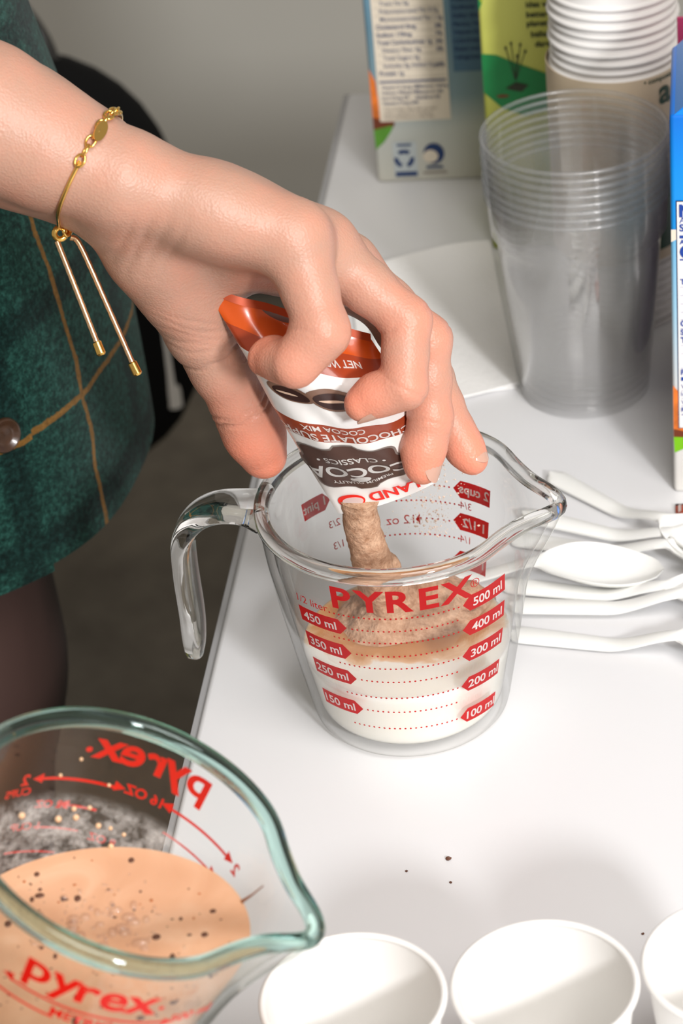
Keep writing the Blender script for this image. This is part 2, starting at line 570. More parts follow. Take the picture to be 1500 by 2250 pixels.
# far side: cups and ounces (read mirrored through the glass)
measure_tag(jug1, '2 cups', g1(41), g1(61), 0.0783, 'r', M['red'])
measure_tag(jug1, '1 1/2', g1(41), g1(61), 0.0625, 'r', M['red'])
measure_tag(jug1, '1 cup', g1(41), g1(61), 0.0440, 'r', M['red'])
measure_tag(jug1, '1 pint', g1(119), g1(135), 0.0790, 'l', M['red'], size=0.0058)
dots(jug1, g1(63), g1(116), 0.0783, M['red']); dots(jug1, g1(63), g1(77), 0.0617, M['red'])
dots(jug1, g1(58), g1(88), 0.0705, M['red']); dots(jug1, g1(58), g1(100), 0.0540, M['red'])
wrap('pointer_mark', strip2d([(0.001, 0), (-0.001, 0.0028), (-0.001, -0.0028)], 0.01), jug_on(R_(g1(78.5)), 0.0612), M['red'], jug1)
jug_text(jug1, '12 oz', g1(87), 0.0612, 0.0062, M['red'])
jug_text(jug1, '3/4', g1(54.5), 0.0708, 0.005, M['red']); jug_text(jug1, '1/4', g1(54.5), 0.0543, 0.005, M['red'])
jug_text(jug1, '2/3', g1(119), 0.0668, 0.005, M['red']); jug_text(jug1, '1/3', g1(119), 0.0560, 0.005, M['red'])
for k, (ch, th) in enumerate(zip('PYREX', (62, 76, 90, 104, 117))):
    jug_text(jug1, ch, g1(th), 0.0945, 0.0145, M['red'], bold=0.022, sx=1.15)

# --- milk, cocoa heap, falling cocoa
MZ = 0.036
def milk_mat():
    mt, nt, N, L, p = nodes('milk_with_cocoa_stain')
    tc = N.new('ShaderNodeTexCoord')
    nz = N.new('ShaderNodeTexNoise'); nz.inputs['Scale'].default_value = 55; nz.inputs['Detail'].default_value = 5; nz.inputs['Distortion'].default_value = 0.8
    L.new(tc.outputs['Object'], nz.inputs['Vector'])
    sp = N.new('ShaderNodeSeparateXYZ'); L.new(tc.outputs['Object'], sp.inputs[0])
    def mth(op, a=None, b=None):
        n = N.new('ShaderNodeMath'); n.operation = op
        for i, v in enumerate((a, b)):
            if v is None: continue
            if isinstance(v, (int, float)): n.inputs[i].default_value = v
            else: L.new(v, n.inputs[i])
        return n.outputs[0]
    dx = mth('MULTIPLY', mth('SUBTRACT', sp.outputs[0], 0.000), 0.85)
    dy = mth('SUBTRACT', sp.outputs[1], 0.017)
    d = mth('SQRT', mth('ADD', mth('MULTIPLY', dx, dx), mth('MULTIPLY', dy, dy)))
    d = mth('ADD', d, mth('MULTIPLY', mth('SUBTRACT', nz.outputs[0], 0.5), 0.026))
    top = mth('GREATER_THAN', sp.outputs[2], MZ - 0.0009)
    r = ramp(N, [(0.0, lin(170, 118, 76)), (0.62, lin(196, 140, 92)), (0.80, lin(206, 152, 104)), (0.93, lin(233, 200, 165)), (1.0, (0.87, 0.85, 0.78))])
    mr = N.new('ShaderNodeMapRange'); mr.inputs[1].default_value = 0.0; mr.inputs[2].default_value = 0.040
    L.new(d, mr.inputs[0]); L.new(mr.outputs[0], r.inputs[0])
    mx = N.new('ShaderNodeMix'); mx.data_type = 'RGBA'
    mx.inputs[6].default_value = (0.87, 0.85, 0.78, 1)
    L.new(top, mx.inputs[0]); L.new(r.outputs[0], mx.inputs[7])
    L.new(mx.outputs[2], p.inputs['Base Color'])
    p.inputs['Roughness'].default_value = 0.25
    p.inputs['Subsurface Weight'].default_value = 0.8
    p.inputs['Subsurface Radius'].default_value = (1, .95, .85); p.inputs['Subsurface Scale'].default_value = 0.010
    return mt
prof = [(0.0001, 0.0042), (0.0365, 0.0042)] + [(jr(z) - WT - 0.0003 - 0.004 * max(0, 1 - (z - .004) / .005) ** 2, z) for z in (0.0046, 0.0055, 0.0070, 0.009, 0.012, 0.016, 0.020, 0.024, 0.028, 0.032, MZ + .0003)]
re_ = jr(MZ) - WT
prof += [(re_ - 0.0008, MZ - 0.0001)] + [(re_ * f, MZ - 0.0003) for f in (0.95, .9, .8, .7, .6, .5, .4, .3, .2, .1, .002)]
milk = lathe('milk', prof, milk_mat(), None, seg=96, autosmooth=None)
tag(milk, 'white milk stained brown by cocoa inside the upright measuring cup', 'milk')

def powder_mat(name, c0, c1):
    mt, nt, N, L, p = nodes(name)
    tc = N.new('ShaderNodeTexCoord')
    nz = N.new('ShaderNodeTexNoise'); nz.inputs['Scale'].default_value = 260; nz.inputs['Detail'].default_value = 6; nz.inputs['Roughness'].default_value = 0.75
    L.new(tc.outputs['Object'], nz.inputs['Vector'])
    r = ramp(N, [(0.35, c0), (0.62, c1)])
    L.new(nz.outputs[0], r.inputs[0]); L.new(r.outputs[0], p.inputs['Base Color'])
    p.inputs['Roughness'].default_value = 0.95; p.inputs['Specular IOR Level'].default_value = 0.15
    b = N.new('ShaderNodeBump'); b.inputs['Strength'].default_value = 0.7; b.inputs['Distance'].default_value = 0.0015
    n2 = N.new('ShaderNodeTexNoise'); n2.inputs['Scale'].default_value = 520; n2.inputs['Detail'].default_value = 6
    L.new(tc.outputs['Object'], n2.inputs['Vector'])
    L.new(n2.outputs[0], b.inputs['Height']); L.new(b.outputs[0], p.inputs['Normal'])
    return mt
M['powder'] = powder_mat('dry_cocoa_powder', lin(166, 126, 98), lin(204, 168, 140))

def vnoise(P, s, seed=0):
    """cheap smooth value noise on Nx3 points"""
    P = np.asarray(P) * s + seed * 17.3
    i = np.floor(P).astype(int); f = P - i; f = f * f * (3 - 2 * f)
    def h(a):
        n = (a[:, 0] * 73856093) ^ (a[:, 1] * 19349663) ^ (a[:, 2] * 83492791)
        n = (n ^ (n >> 13)) * 1274126177
        return ((n & 0xffff) / 65535.0)
    o = 0
    for dx in (0, 1):
        for dy in (0, 1):
            for dz in (0, 1):
                w = (f[:, 0] if dx else 1 - f[:, 0]) * (f[:, 1] if dy else 1 - f[:, 1]) * (f[:, 2] if dz else 1 - f[:, 2])
                o = o + w * h(i + np.array([dx, dy, dz]))
    return o - 0.5

# heap: irregular mound floating on the milk
HC = np.array([0.004, 0.0175]); HR, HH = 0.0295, 0.024
V, Fs = [], []
NR, NT = 34, 80
for i in range(NR + 1):
    t = i / NR
    for k in range(NT):
        a = 2 * PI * k / NT
        rr = HR * t * (1 + 0.10 * math.sin(2 * a + 0.6) + 0.06 * math.sin(5 * a))
        V.append((HC[0] + rr * 1.15 * math.cos(a), HC[1] + rr * 0.86 * math.sin(a), MZ - 0.0016 + HH * (1 - t ** 1.35) * 1.0))
V = np.array(V)
nz = vnoise(V, 110, 1) * 0.008 + vnoise(V, 280, 2) * 0.004 + vnoise(V, 700, 3) * 0.0015
edge = np.repeat(np.arange(NR + 1) / NR, NT)
V[:, 2] += nz * np.clip((1 - edge) * 6, 0, 1)
for i in range(NR):
    for k in range(NT):
        k2 = (k + 1) % NT
        Fs.append((i * NT + k, (i + 1) * NT + k, (i + 1) * NT + k2, i * NT + k2))
Fs.append(tuple(NR * NT + k for k in range(NT))[::-1])
heap = mesh('cocoa_heap', V, Fs, M['powder'], None, True)
tag(heap, 'mound of dry cocoa powder floating on the milk in the measuring cup', 'cocoa powder')

# stream sliding out of the packet
sp = smooth_path([(-.0148, -.0015, .112), (-.0152, -.001, .1045), (-.0146, .0015, .092), (-.0118, .006, .0728), (-.0075, .011, .0545), (-.0050, .0135, .0400)], 10)
V, Fs = tube_data(sp, [0.0088 - 0.0012 * math.sin(PI * min(1, k / 30)) + 0.0022 * max(0, (k - 28) / 22) for k in range(len(sp))], seg=36)
V = np.array([tuple(v) for v in V])
cen = np.repeat(np.array([tuple(p) for p in sp]), 36, axis=0)
dv = V - cen; dl = np.linalg.norm(dv, axis=1, keepdims=True)
V = V + dv / dl * ((vnoise(V, 170, 4) * 0.0036 + vnoise(V, 420, 5) * 0.002) * np.clip((.100 - V[:, 2]) / .03, .35, 1))[:, None]
tag(mesh('cocoa_stream', V, Fs, M['powder'], None, True), 'column of brown cocoa powder sliding from the packet into the cup', 'cocoa powder')

# powder dusting stuck to the far inner wall
V, Fs = [], []
for k in range(420):
    th = R_(70 + 14 * rng.standard_normal() + 4); z = 0.058 + 0.038 * rng.random() ** 1.2
    if k > 200: th = R_(72 + 5 * rng.standard_normal()); z = 0.055 + 0.04 * rng.random()
    s = 0.00025 + 0.0005 * rng.random() ** 3
    r = jr(z) - WT - s * 0.5
    c0 = np.array([r * math.cos(th), r * math.sin(th), z]); b = len(V)
    for d_ in ((1, 0, 0), (-1, 0, 0), (0, 1, 0), (0, -1, 0), (0, 0, 1), (0, 0, -1)):
        V.append(c0 + np.array(d_) * s * (0.7 + 0.6 * rng.random()))
    for f in ((0, 2, 4), (2, 1, 4), (1, 3, 4), (3, 0, 4), (2, 0, 5), (1, 2, 5), (3, 1, 5), (0, 3, 5)):
        Fs.append(tuple(b + i for i in f))
tag(mesh('cocoa_dust', V, Fs, pmat('pale_cocoa_dust', lin(226, 204, 186), 0.95, noise=0.2, nscale=700), None, False),
    'fine cocoa dust clinging to the inner far wall of the measuring cup', 'cocoa dust', kind='stuff')

# --- the second cup, held up and tipped at the lower left
n2 = Vector((.42580106, -.06956353, .90213878)); sx2 = Vector((0.84980283, -0.3116119, -0.42512724)); sy2 = n2.cross(sx2)
B2 = Vector((-0.15075, -0.27039, 0.07013))
jug2 = empty('measuring_cup', tuple(B2))
jug2.rotation_euler = Matrix((sx2, sy2, n2)).transposed().to_euler()
tag(jug2, 'tipped glass measuring cup of chocolate milk with teal tint and red pyrex logo', 'measuring cup')
jug_shell(jug2, M['teal'], M['teal_solid'])
BR = M['bright_red']
def arc(par, th0, th1, z, h=0.0011):
    a = abs(R_(th1 - th0)) * jr(z) / 2
    wrap('measure_line', strip2d([(-a, -h / 2), (a, -h / 2), (a, h / 2), (-a, h / 2)], 0.003), jug_on(R_((th0 + th1) / 2), z), BR, par)
def arrow(par, th, z, d, s=0.0021):
    wrap('arrow_head', strip2d([(d * s, 0), (-d * s, s), (-d * s, -s)], 0.1), jug_on(R_(th), z, 0.0005), BR, par)
for ch, th, sc in zip('pyrex', (265, 274.5, 282.5, 291, 300.5), (1, 1, 1, 1, 1)):
    jug_text(jug2, ch, th, 0.0905 if ch in 'rex' else 0.0893, 0.0178, BR, bold=0.024, sx=1.12)
jug_text(jug2, '•', 307.5, 0.0895, 0.008, BR)
arc(jug2, 258, 312, 0.0812); arrow(jug2, 256, 0.0825, -1); arrow(jug2, 313, 0.0812, 1)
jug_text(jug2, 'METRIC', 284, 0.0770, 0.0062, BR, bold=0.02)
jug_text(jug2, '500 ml', 322, 0.0825, 0.0062, BR, bold=0.02)
arc(jug2, 250, 275, 0.0740); arc(jug2, 290, 312, 0.0735); arrow(jug2, 250, 0.0745, -1)
for ch, th in zip('pyrex', (78, 87, 95, 103, 111.5)):
    jug_text(jug2, ch, th, 0.0925 if ch in 'rex' else 0.0912, 0.0172, BR, bold=0.024, sx=1.12)
jug_text(jug2, '•', 118.5, 0.0915, 0.010, BR)
arc(jug2, 104, 134, 0.0780, 0.0013); arrow(jug2, 134, 0.0780, 1); arrow(jug2, 103, 0.0785, -1)
arc(jug2, 55, 84, 0.0790); arrow(jug2, 54, 0.0790, -1); arrow(jug2, 85, 0.0792, 1)
jug_text(jug2, '16 OZ', 94, 0.0790, 0.0055, BR, bold=0.03)
jug_text(jug2, '2', 49.5, 0.0785, 0.0065, BR, bold=0.03); jug_text(jug2, '2', 139, 0.0780, 0.0065, BR, bold=0.03)
jug_text(jug2, 'CUPS', 141, 0.0728, 0.0045, BR, bold=0.03)
jug_text(jug2, '12 OZ', 126, 0.0667, 0.0045, BR, bold=0.03); arc(jug2, 108, 121, 0.0667); arrow(jug2, 121, 0.0667, 1)
arc(jug2, 58, 82, 0.0690, 0.0008); arrow(jug2, 57, 0.0690, -1)
jug_text(jug2, '1 1/2', 54, 0.0655, 0.0045, BR, bold=0.02)
arc(jug2, 112, 130, 0.0565, 0.0008); jug_text(jug2, '1 CUP', 134, 0.0570, 0.0045, BR, bold=0.02)
jug_text(jug2, '8 OZ', 102, 0.0555, 0.0045, BR, bold=0.02)
arc(jug2, 118, 140, 0.046, 0.0008)

# chocolate milk: level surface inside the tilted cup
ZL = 0.121
def choc_mat():
    mt, nt, N, L, p = nodes('chocolate_milk')
    tc = N.new('ShaderNodeTexCoord')
    nz = N.new('ShaderNodeTexNoise'); nz.inputs['Scale'].default_value = 35; nz.inputs['Detail'].default_value = 4; nz.inputs['Distortion'].default_value = 1.0
    L.new(tc.outputs['Object'], nz.inputs['Vector'])
    r = ramp(N, [(0.3, lin(212, 158, 122)), (0.6, lin(222, 171, 136)), (0.8, lin(230, 187, 155))])
    L.new(nz.outputs[0], r.inputs[0]); L.new(r.outputs[0], p.inputs['Base Color'])
    p.inputs['Roughness'].default_value = 0.28
    p.inputs['Subsurface Weight'].default_value = 0.2
    p.inputs['Subsurface Radius'].default_value = (1, .7, .5); p.inputs['Subsurface Scale'].default_value = 0.003
    return mt
m2 = Matrix((sx2, sy2, n2)).transposed().to_4x4(); m2.translation = B2
prof = [(0.001, 0.0042), (0.0365, 0.0042)] + [(jr(z) - WT - 0.0003 - 0.004 * max(0, 1 - (z - .004) / .005) ** 2, z) for z in [0.0046, 0.0055, 0.0070, 0.0095] + [0.012 + 0.094 * k / 24 for k in range(25)]]
V, Fs = lathe_data(prof, 96)
bm = bmesh.new()
vs = [bm.verts.new(m2 @ Vector(v)) for v in V]
for f in Fs: bm.faces.new([vs[i] for i in f])
res = bmesh.ops.bisect_plane(bm, geom=bm.verts[:] + bm.edges[:] + bm.faces[:], plane_co=(0, 0, ZL), plane_no=(0, 0, 1), clear_outer=True)
cut_e = [e for e in res['geom_cut'] if isinstance(e, bmesh.types.BMEdge)]
surf_pts = np.array([tuple(v.co) for v in res['geom_cut'] if isinstance(v, bmesh.types.BMVert)])
bmesh.ops.contextual_create(bm, geom=cut_e)
bot = [e for e in bm.edges if e.is_boundary]
bmesh.ops.contextual_create(bm, geom=bot)
choc = from_bm('chocolate_milk', bm, choc_mat(), None, True, autosmooth=30)
tag(choc, 'pale chocolate milk with dark specks in the tipped measuring cup', 'chocolate milk')
sc_ = surf_pts[:, :2].mean(0)
ang = np.arctan2(surf_pts[:, 1] - sc_[1], surf_pts[:, 0] - sc_[0]); rad = np.hypot(surf_pts[:, 0] - sc_[0], surf_pts[:, 1] - sc_[1])
o_ = np.argsort(ang)
rmax = lambda a: np.interp(a, ang[o_], rad[o_], period=2 * PI)
def blobs(name, n, smin, smax, mat, flat, cen=None, spread=None, parent=None):
    V, Fs = [], []
    for k in range(n):
        a = rng.random() * 2 * PI - PI
        if cen is None: q = sc_ + np.array([math.cos(a), math.sin(a)]) * rmax(a) * 0.93 * math.sqrt(rng.random())
        else: q = np.array(cen) + rng.standard_normal(2) * spread
        s = smin + (smax - smin) * rng.random() ** 2.5
        b = len(V); e = 0.7 + 0.6 * rng.random()
        for j in range(3):
            ph = j / 3 * PI / 2
            for i in range(8):
                V.append((q[0] + s * e * math.cos(ph) * math.cos(i * PI / 4), q[1] + s / e * math.cos(ph) * math.sin(i * PI / 4), ZL + s * flat * math.sin(ph)))
        V.append((q[0], q[1], ZL + s * flat))
        for j in range(2):
            for i in range(8):
                i2 = (i + 1) % 8
                Fs.append((b + j * 8 + i, b + j * 8 + i2, b + (j + 1) * 8 + i2, b + (j + 1) * 8 + i))
        for i in range(8): Fs.append((b + 16 + i, b + 16 + (i + 1) % 8, b + 24))
    return tag(mesh(name, V, Fs, mat, parent, True), kind='stuff')
chp = choc
FO1, FO2 = (-0.1160, -0.2715), (-0.1300, -0.2560)
def child_of(o, par):
    o.parent = par; o.location = (0, 0, 0); return o
M['speck'] = pmat('dark_cocoa_speck', lin(96, 58, 40), 0.6)
child_of(blobs('cocoa_specks', 95, 0.0003, 0.0017, M['speck'], 0.35), chp)
child_of(blobs('cocoa_specks', 26, 0.0004, 0.0008, pmat('rusty_cocoa_speck', lin(176, 96, 44), 0.6), 0.3), chp)
M['bubble'] = thin_glass('milk_bubble_film', (0.99, 0.97, 0.95), (0.93, 0.82, 0.72), ior=1.45, power=2, haze=0.10)
child_of(blobs('foam_bubbles', 46, 0.0007, 0.0032, M['bubble'], 0.7, FO1, (0.011, 0.006)), chp)
child_of(blobs('foam_bubbles', 40, 0.0005, 0.0016, M['bubble'], 0.7, FO2, (0.014, 0.008)), chp)

# milky film and droplets left on the inner wall of the tipped cup
def film_mat():
    mt, nt, N, L, p = nodes('milky_film')
    tc = N.new('ShaderNodeTexCoord')
    nz = N.new('ShaderNodeTexNoise'); nz.inputs['Scale'].default_value = 150; nz.inputs['Detail'].default_value = 6; nz.inputs['Roughness'].default_value = 0.75
    L.new(tc.outputs['Object'], nz.inputs['Vector'])
    at = N.new('ShaderNodeAttribute'); at.attribute_name = 'film'
    mr = N.new('ShaderNodeMapRange'); mr.inputs[1].default_value = 0.40; mr.inputs[2].default_value = 0.68; mr.inputs[3].default_value = 0.03; mr.inputs[4].default_value = 0.5
    L.new(nz.outputs[0], mr.inputs[0])
    ml = N.new('ShaderNodeMath'); ml.operation = 'MULTIPLY'; L.new(mr.outputs[0], ml.inputs[0]); L.new(at.outputs['Fac'], ml.inputs[1])
    tr = N.new('ShaderNodeBsdfTransparent'); df = N.new('ShaderNodeBsdfDiffuse'); df.inputs[0].default_value = (0.80, 0.78, 0.75, 1)
    ms = N.new('ShaderNodeMixShader'); L.new(ml.outputs[0], ms.inputs[0]); L.new(tr.outputs[0], ms.inputs[1]); L.new(df.outputs[0], ms.inputs[2])
    N.remove(p); L.new(ms.outputs[0], N['Material Output'].inputs['Surface'])
    return mt
V, Fs, AT = [], [], []
n1, n2_ = 60, 24
for i in range(n1 + 1):
    th = R_(62 + (168 - 62) * i / n1)
    for k in range(n2_ + 1):
        z = 0.030 + (0.0765 - 0.030) * k / n2_
        r = jr(z, th) - WT - 0.0004
        V.append((r * math.cos(th), r * math.sin(th), z))
        AT.append(float(sstep(0, .18, i / n1)) * (1 - float(sstep(.85, 1, i / n1))) * (1 - float(sstep(.86, 1.0, k / n2_))))
for i in range(n1):
    for k in range(n2_):
        q = i * (n2_ + 1) + k
        Fs.append((q, q + 1, q + n2_ + 2, q + n2_ + 1))
fo = mesh('milk_film', V, Fs, film_mat(), jug2, True)
at_ = fo.data.attributes.new('film', 'FLOAT', 'POINT'); at_.data.foreach_set('value', AT)
M['drop'] = pmat('milky_droplet', lin(216, 176, 138), 0.2, sss=0.3, ssss=0.002)
for th, z, s in ((118, .0690, .0010), (112, .0705, .0009), (123, .0640, .0013), (116, .0655, .0012), (140, .0665, .0013), (106, .0640, .0011), (101, .0645, .0008), (128, .0830, .0007), (108, .0815, .0007), (122, .0905, .0007), (95, .0640, .0008), (98, .0575, .0011), (94, .0565, .0010), (91, .0570, .0012)):
    r = jr(z) - WT - .0003
    bm = bmesh.new(); bmesh.ops.create_uvsphere(bm, u_segments=10, v_segments=6, radius=s)
    o = from_bm('droplet', bm, M['drop'], jug2, True, (r * math.cos(R_(th)), r * math.sin(R_(th)), z), autosmooth=None)
# brown drip by the spout
wrap('cocoa_drip', strip2d([(-.0006, -.012), (.0010, -.012), (.0024, -.004), (.0010, .004), (.0004, .012), (-.0002, .012), (.0002, .003), (.0006, -.004)], .01), lambda x, y: (lambda th, z: ((jr(z, th) - WT - .0005) * math.cos(th), (jr(z, th) - WT - .0005) * math.sin(th), z))(R_(30) + (x - y * .35) / .055, .083 + y), pmat('cocoa_drip_brown', lin(150, 84, 36), 0.4), jug2)

# ------------------------------------------------------------------ the cocoa packet
PL = np.array([(-.0247, -.002, .1052), (-.033, -.001, .1246), (-.0408, 0, .1442), (-.0474, 0, .1607), (-.0529, .002, .1756), (-.0611, .004, .196), (-.0684, .006, .2139)])
PR = np.array([(.0196, 0, .116), (.0144, 0, .1343), (.0094, 0, .1506), (.0064, 0, .161), (.0034, .002, .1701), (-.0001, .004, .177), (-.0038, .006, .1839)])
def along(P, t):
    d = np.r_[0, np.cumsum(np.linalg.norm(np.diff(P, axis=0), axis=1))]; d /= d[-1]
    return np.array([np.interp(t, d, P[:, k]) for k in range(3)])
def bulge(t):
    return 0.0145 * (0.30 + 0.70 * float(sstep(0.0, 0.38, t))) * (1 - float(sstep(0.72, 1.0, t)) * 0.97)
def packet_pt(a, t, side=1, off=0.0):
    """a across (-1 left .. 1 right), t from the open mouth (0) to the sealed end (1)"""
    L, Rr = along(PL, t), along(PR, t)
    p = L + (Rr - L) * (a + 1) / 2
    w = max(0.0, 1 - a * a) ** 0.6
    wr = 0.0007 * math.sin(9 * a + 14 * t) * w * float(sstep(.05, .2, t)) + 0.0011 * math.sin(4 * a + 3) * float(sstep(.72, .9, t)) * w
    dent = -0.004 * math.exp(-((a + 0.15) / 0.30) ** 2 - ((t - 0.93) / 0.07) ** 2)
    if side > 0:
        d = bulge(t) * w + wr + dent
        return p + np.array([0.0, -d - off, -0.10 * d])
    d = 0.62 * bulge(t) * w + (0.004 * (1 - t) ** 6) * w
    return p + np.array([0.0, d + off, 0.0])
def packet_fn(a0, t0, off=0.00035, rot=0.0):
    """upside-down print: text right runs to a-, text up runs to the mouth"""
    c, s = math.cos(rot), math.sin(rot)
    L, Rr = along(PL, t0), along(PR, t0)
    hw = np.linalg.norm(Rr - L) / 2 * 1.12
    LEN = 0.118
    def fn(x, y):
        x, y = c * x - s * y, s * x + c * y
        return packet_pt(a0 - x / hw, t0 - y / LEN, 1, off)
    return fn
def packet_mat():
    mt, nt, N, L, p = nodes('printed_foil_packet')
    at = N.new('ShaderNodeAttribute'); at.attribute_name = 'band'
    r = ramp(N, [(0.0, (0.80, 0.78, 0.75)), (0.425, lin(150, 62, 34)), (0.515, (0.80, 0.79, 0.77)), (0.785, lin(158, 60, 28)), (0.875, lin(206, 82, 18)), (0.985, lin(222, 120, 60))])
    r.color_ramp.interpolation = 'CONSTANT'
    L.new(at.outputs['Fac'], r.inputs[0]); L.new(r.outputs[0], p.inputs['Base Color'])
    p.inputs['Roughness'].default_value = 0.28; p.inputs['Coat Weight'].default_value = 0.3
    tc = N.new('ShaderNodeTexCoord')
    wv = N.new('ShaderNodeTexNoise'); wv.inputs['Scale'].default_value = 60; wv.inputs['Detail'].default_value = 2
    L.new(tc.outputs['Object'], wv.inputs['Vector'])
    b = N.new('ShaderNodeBump'); b.inputs['Strength'].default_value = 0.35; b.inputs['Distance'].default_value = 0.003
    L.new(wv.outputs[0], b.inputs['Height']); L.new(b.outputs[0], p.inputs['Normal'])
    return mt
pk = empty('cocoa_packet', (0, 0, 0))
tag(pk, 'torn cocoa mix packet held upside down over the measuring cup', 'packet')
def sheet(name, side, mat):
    NA, NTt = 40, 90
    V, Fs, B = [], [], []
    for i in range(NTt + 1):
        t = i / NTt
        for k in range(NA + 1):
            a = -1 + 2 * k / NA
            V.append(packet_pt(a, t, side)); B.append(t)
    for i in range(NTt):
        for k in range(NA):
            q = i * (NA + 1) + k
            Fs.append((q, q + 1, q + NA + 2, q + NA + 1) if side > 0 else (q, q + NA + 1, q + NA + 2, q + 1))
    o = mesh(name, V, Fs, mat, pk, True)
    at = o.data.attributes.new('band', 'FLOAT', 'POINT'); at.data.foreach_set('value', B)
    return o
PM = packet_mat()
sheet('front_sheet', 1, PM)
sheet('back_sheet', -1, pmat('packet_back_print', lin(104, 72, 62), 0.35, metal=0.2))
# sealed crimp along the closed end
V = []
for k in range(25):
    a = -1 + 2 * k / 24
    q = packet_pt(a, 1.0); V += [q + np.array([0, -.0006, -.001]), q + np.array([0.0, .0006, .0022])]
mesh('crimped_seal', V, [(2 * k, 2 * k + 2, 2 * k + 3, 2 * k + 1) for k in range(24)], pmat('crimp_foil', lin(176, 70, 30), 0.3, metal=0.3), pk, True)
# printed badge: dark brown plaque with a bracket outline
def badge(s):
    pts = []
    for k in range(72):
        a = 2 * PI * k / 72
        x, y = superell(0.0235, 0.0150, a, 2.6)
        w = 1 + 0.055 * math.cos(8 * a) - 0.04 * math.cos(4 * a) + (0.10 if abs(math.sin(a)) > .995 else 0)
        pts.append((x * w * s, y * w * s))
    return pts
def poly_strip(pts, cut=0.002):
    bm = bmesh.new()
    f = bm.faces.new([bm.verts.new((x, y, 0)) for x, y in pts])
    x0, x1 = min(p[0] for p in pts), max(p[0] for p in pts)
    x = x0 + cut
    while x < x1 - 1e-5:
        bmesh.ops.bisect_plane(bm, geom=bm.verts[:] + bm.edges[:] + bm.faces[:], plane_co=(x, 0, 0), plane_no=(1, 0, 0)); x += cut
    y0, y1 = min(p[1] for p in pts), max(p[1] for p in pts)
    y = y0 + cut
    while y < y1 - 1e-5:
        bmesh.ops.bisect_plane(bm, geom=bm.verts[:] + bm.edges[:] + bm.faces[:], plane_co=(0, y, 0), plane_no=(0, 1, 0)); y += cut
    bmesh.ops.triangulate(bm, faces=bm.faces[:])
    bm.verts.index_update()
    out = [(v.co.x, v.co.y) for v in bm.verts], [[v.index for v in f.verts] for f in bm.faces]
    bm.free(); return out
M['choc_print'] = pmat('dark_brown_print', lin(74, 50, 42), 0.35)
M['land_red'] = pmat('packet_red_print', lin(226, 30, 14), 0.35)
BA, BT = -0.16, 0.265
wrap('badge_outline', poly_strip(badge(1.05)), packet_fn(BA, BT, 0.0003), pmat('grey_outline_print', lin(120, 110, 104), 0.4), pk)
bd = wrap('badge', poly_strip(badge(1.0)), packet_fn(BA, BT, 0.0005), M['choc_print'], pk)
def ptext(s, a0, t0, size, mat, par=None, bold=0.02, off=0.0008, rot=0.0, sx=1.0, arcy=0.0, name='lettering'):
    V, Fs = text2d(s, size, bold, 0, sx, cut=0.002, cuty=0.002)
    hw = np.linalg.norm(along(PR, t0) - along(PL, t0)) / 2 * 1.12
    Fs = [f for f in Fs if all(-0.97 < a0 - V[i][0] / hw < 0.97 for i in f)]
    V = [(max(-hw * (0.97 - a0), min(hw * (0.97 + a0), x)), y - arcy * x * x) for x, y in V]
    return wrap(name, (V, Fs), packet_fn(a0, t0, off, rot), mat, par or pk)
WP = M['white_print']
ptext('COCOA', BA, 0.250, 0.0108, WP, bd, bold=0.022, sx=1.2, arcy=-4)
ptext('• CLASSICS •', BA, 0.325, 0.0052, WP, bd, bold=0.012, sx=1.15, arcy=-6)
ptext('PREMIUM QUALITY', BA, 0.172, 0.0030, WP, bd, bold=0.01, sx=1.1, arcy=10)
cupp = [(0.0042 * math.cos(a), 0.0021 * math.sin(a)) for a in [2 * PI * k / 20 for k in range(20)]]
wrap('cup_emblem', poly_strip(cupp), packet_fn(BA, 0.198, 0.0009), WP, bd)
wrap('cup_emblem', poly_strip([(0.0042 + 0.0013 * math.cos(a), 0.0013 * math.sin(a)) for a in [2 * PI * k / 14 for k in range(14)]]), packet_fn(BA, 0.198, 0.0009), WP, bd)
ptext('CHOCOLATE SUPREME', -0.20, 0.452, 0.0058, WP, pk, bold=0.018, sx=1.2)
ptext('COCOA MIX', -0.16, 0.496, 0.0043, WP, pk, bold=0.014, sx=1.2)
ptext('NET WT 1.25 OZ', 0.16, 0.840, 0.0048, WP, pk, bold=0.016, sx=1.05)
ptext('LAND', 0.20, 0.058, 0.0092, M['land_red'], pk, bold=0.028, sx=1.0, rot=-0.03)
ring = [(0.0064 * math.cos(a), 0.0043 * math.sin(a)) for a in [2 * PI * k / 32 for k in range(32)]]
wrap('letter_o', poly_strip(ring), packet_fn(-0.60, 0.060, 0.0005), M['land_red'], pk)
wrap('letter_o', poly_strip([(x * .78, y * .66) for x, y in ring]), packet_fn(-0.58, 0.058, 0.0008), WP, pk)
# picture of mugs with dark cocoa
def mug(a0, t0, s):
    out = [(0.0125 * s * math.cos(a), 0.0060 * s * math.sin(a)) for a in [2 * PI * k / 28 for k in range(28)]]
    g = wrap('mug_picture', poly_strip(out), packet_fn(a0, t0, 0.0004), pmat('mug_print_brown', lin(122, 92, 76), 0.35), pk)
    wrap('mug_picture_cocoa', poly_strip([(x * .8, y * .72 + .0006) for x, y in out]), packet_fn(a0, t0, 0.0007), pmat('mug_print_dark', lin(52, 30, 26), 0.3), g)
    for k in (1,):
        wrap('mug_picture_swirl', poly_strip([(x * (.3 + .18 * k) + .002 * k, y * .12 + .0022 - .0016 * k) for x, y in out]), packet_fn(a0, t0, 0.0009), pmat('mug_print_cream', lin(196, 168, 146), 0.35), g)
mug(0.12, 0.665, 1.15); mug(-0.52, 0.655, 0.85); mug(0.62, 0.70, 0.8)

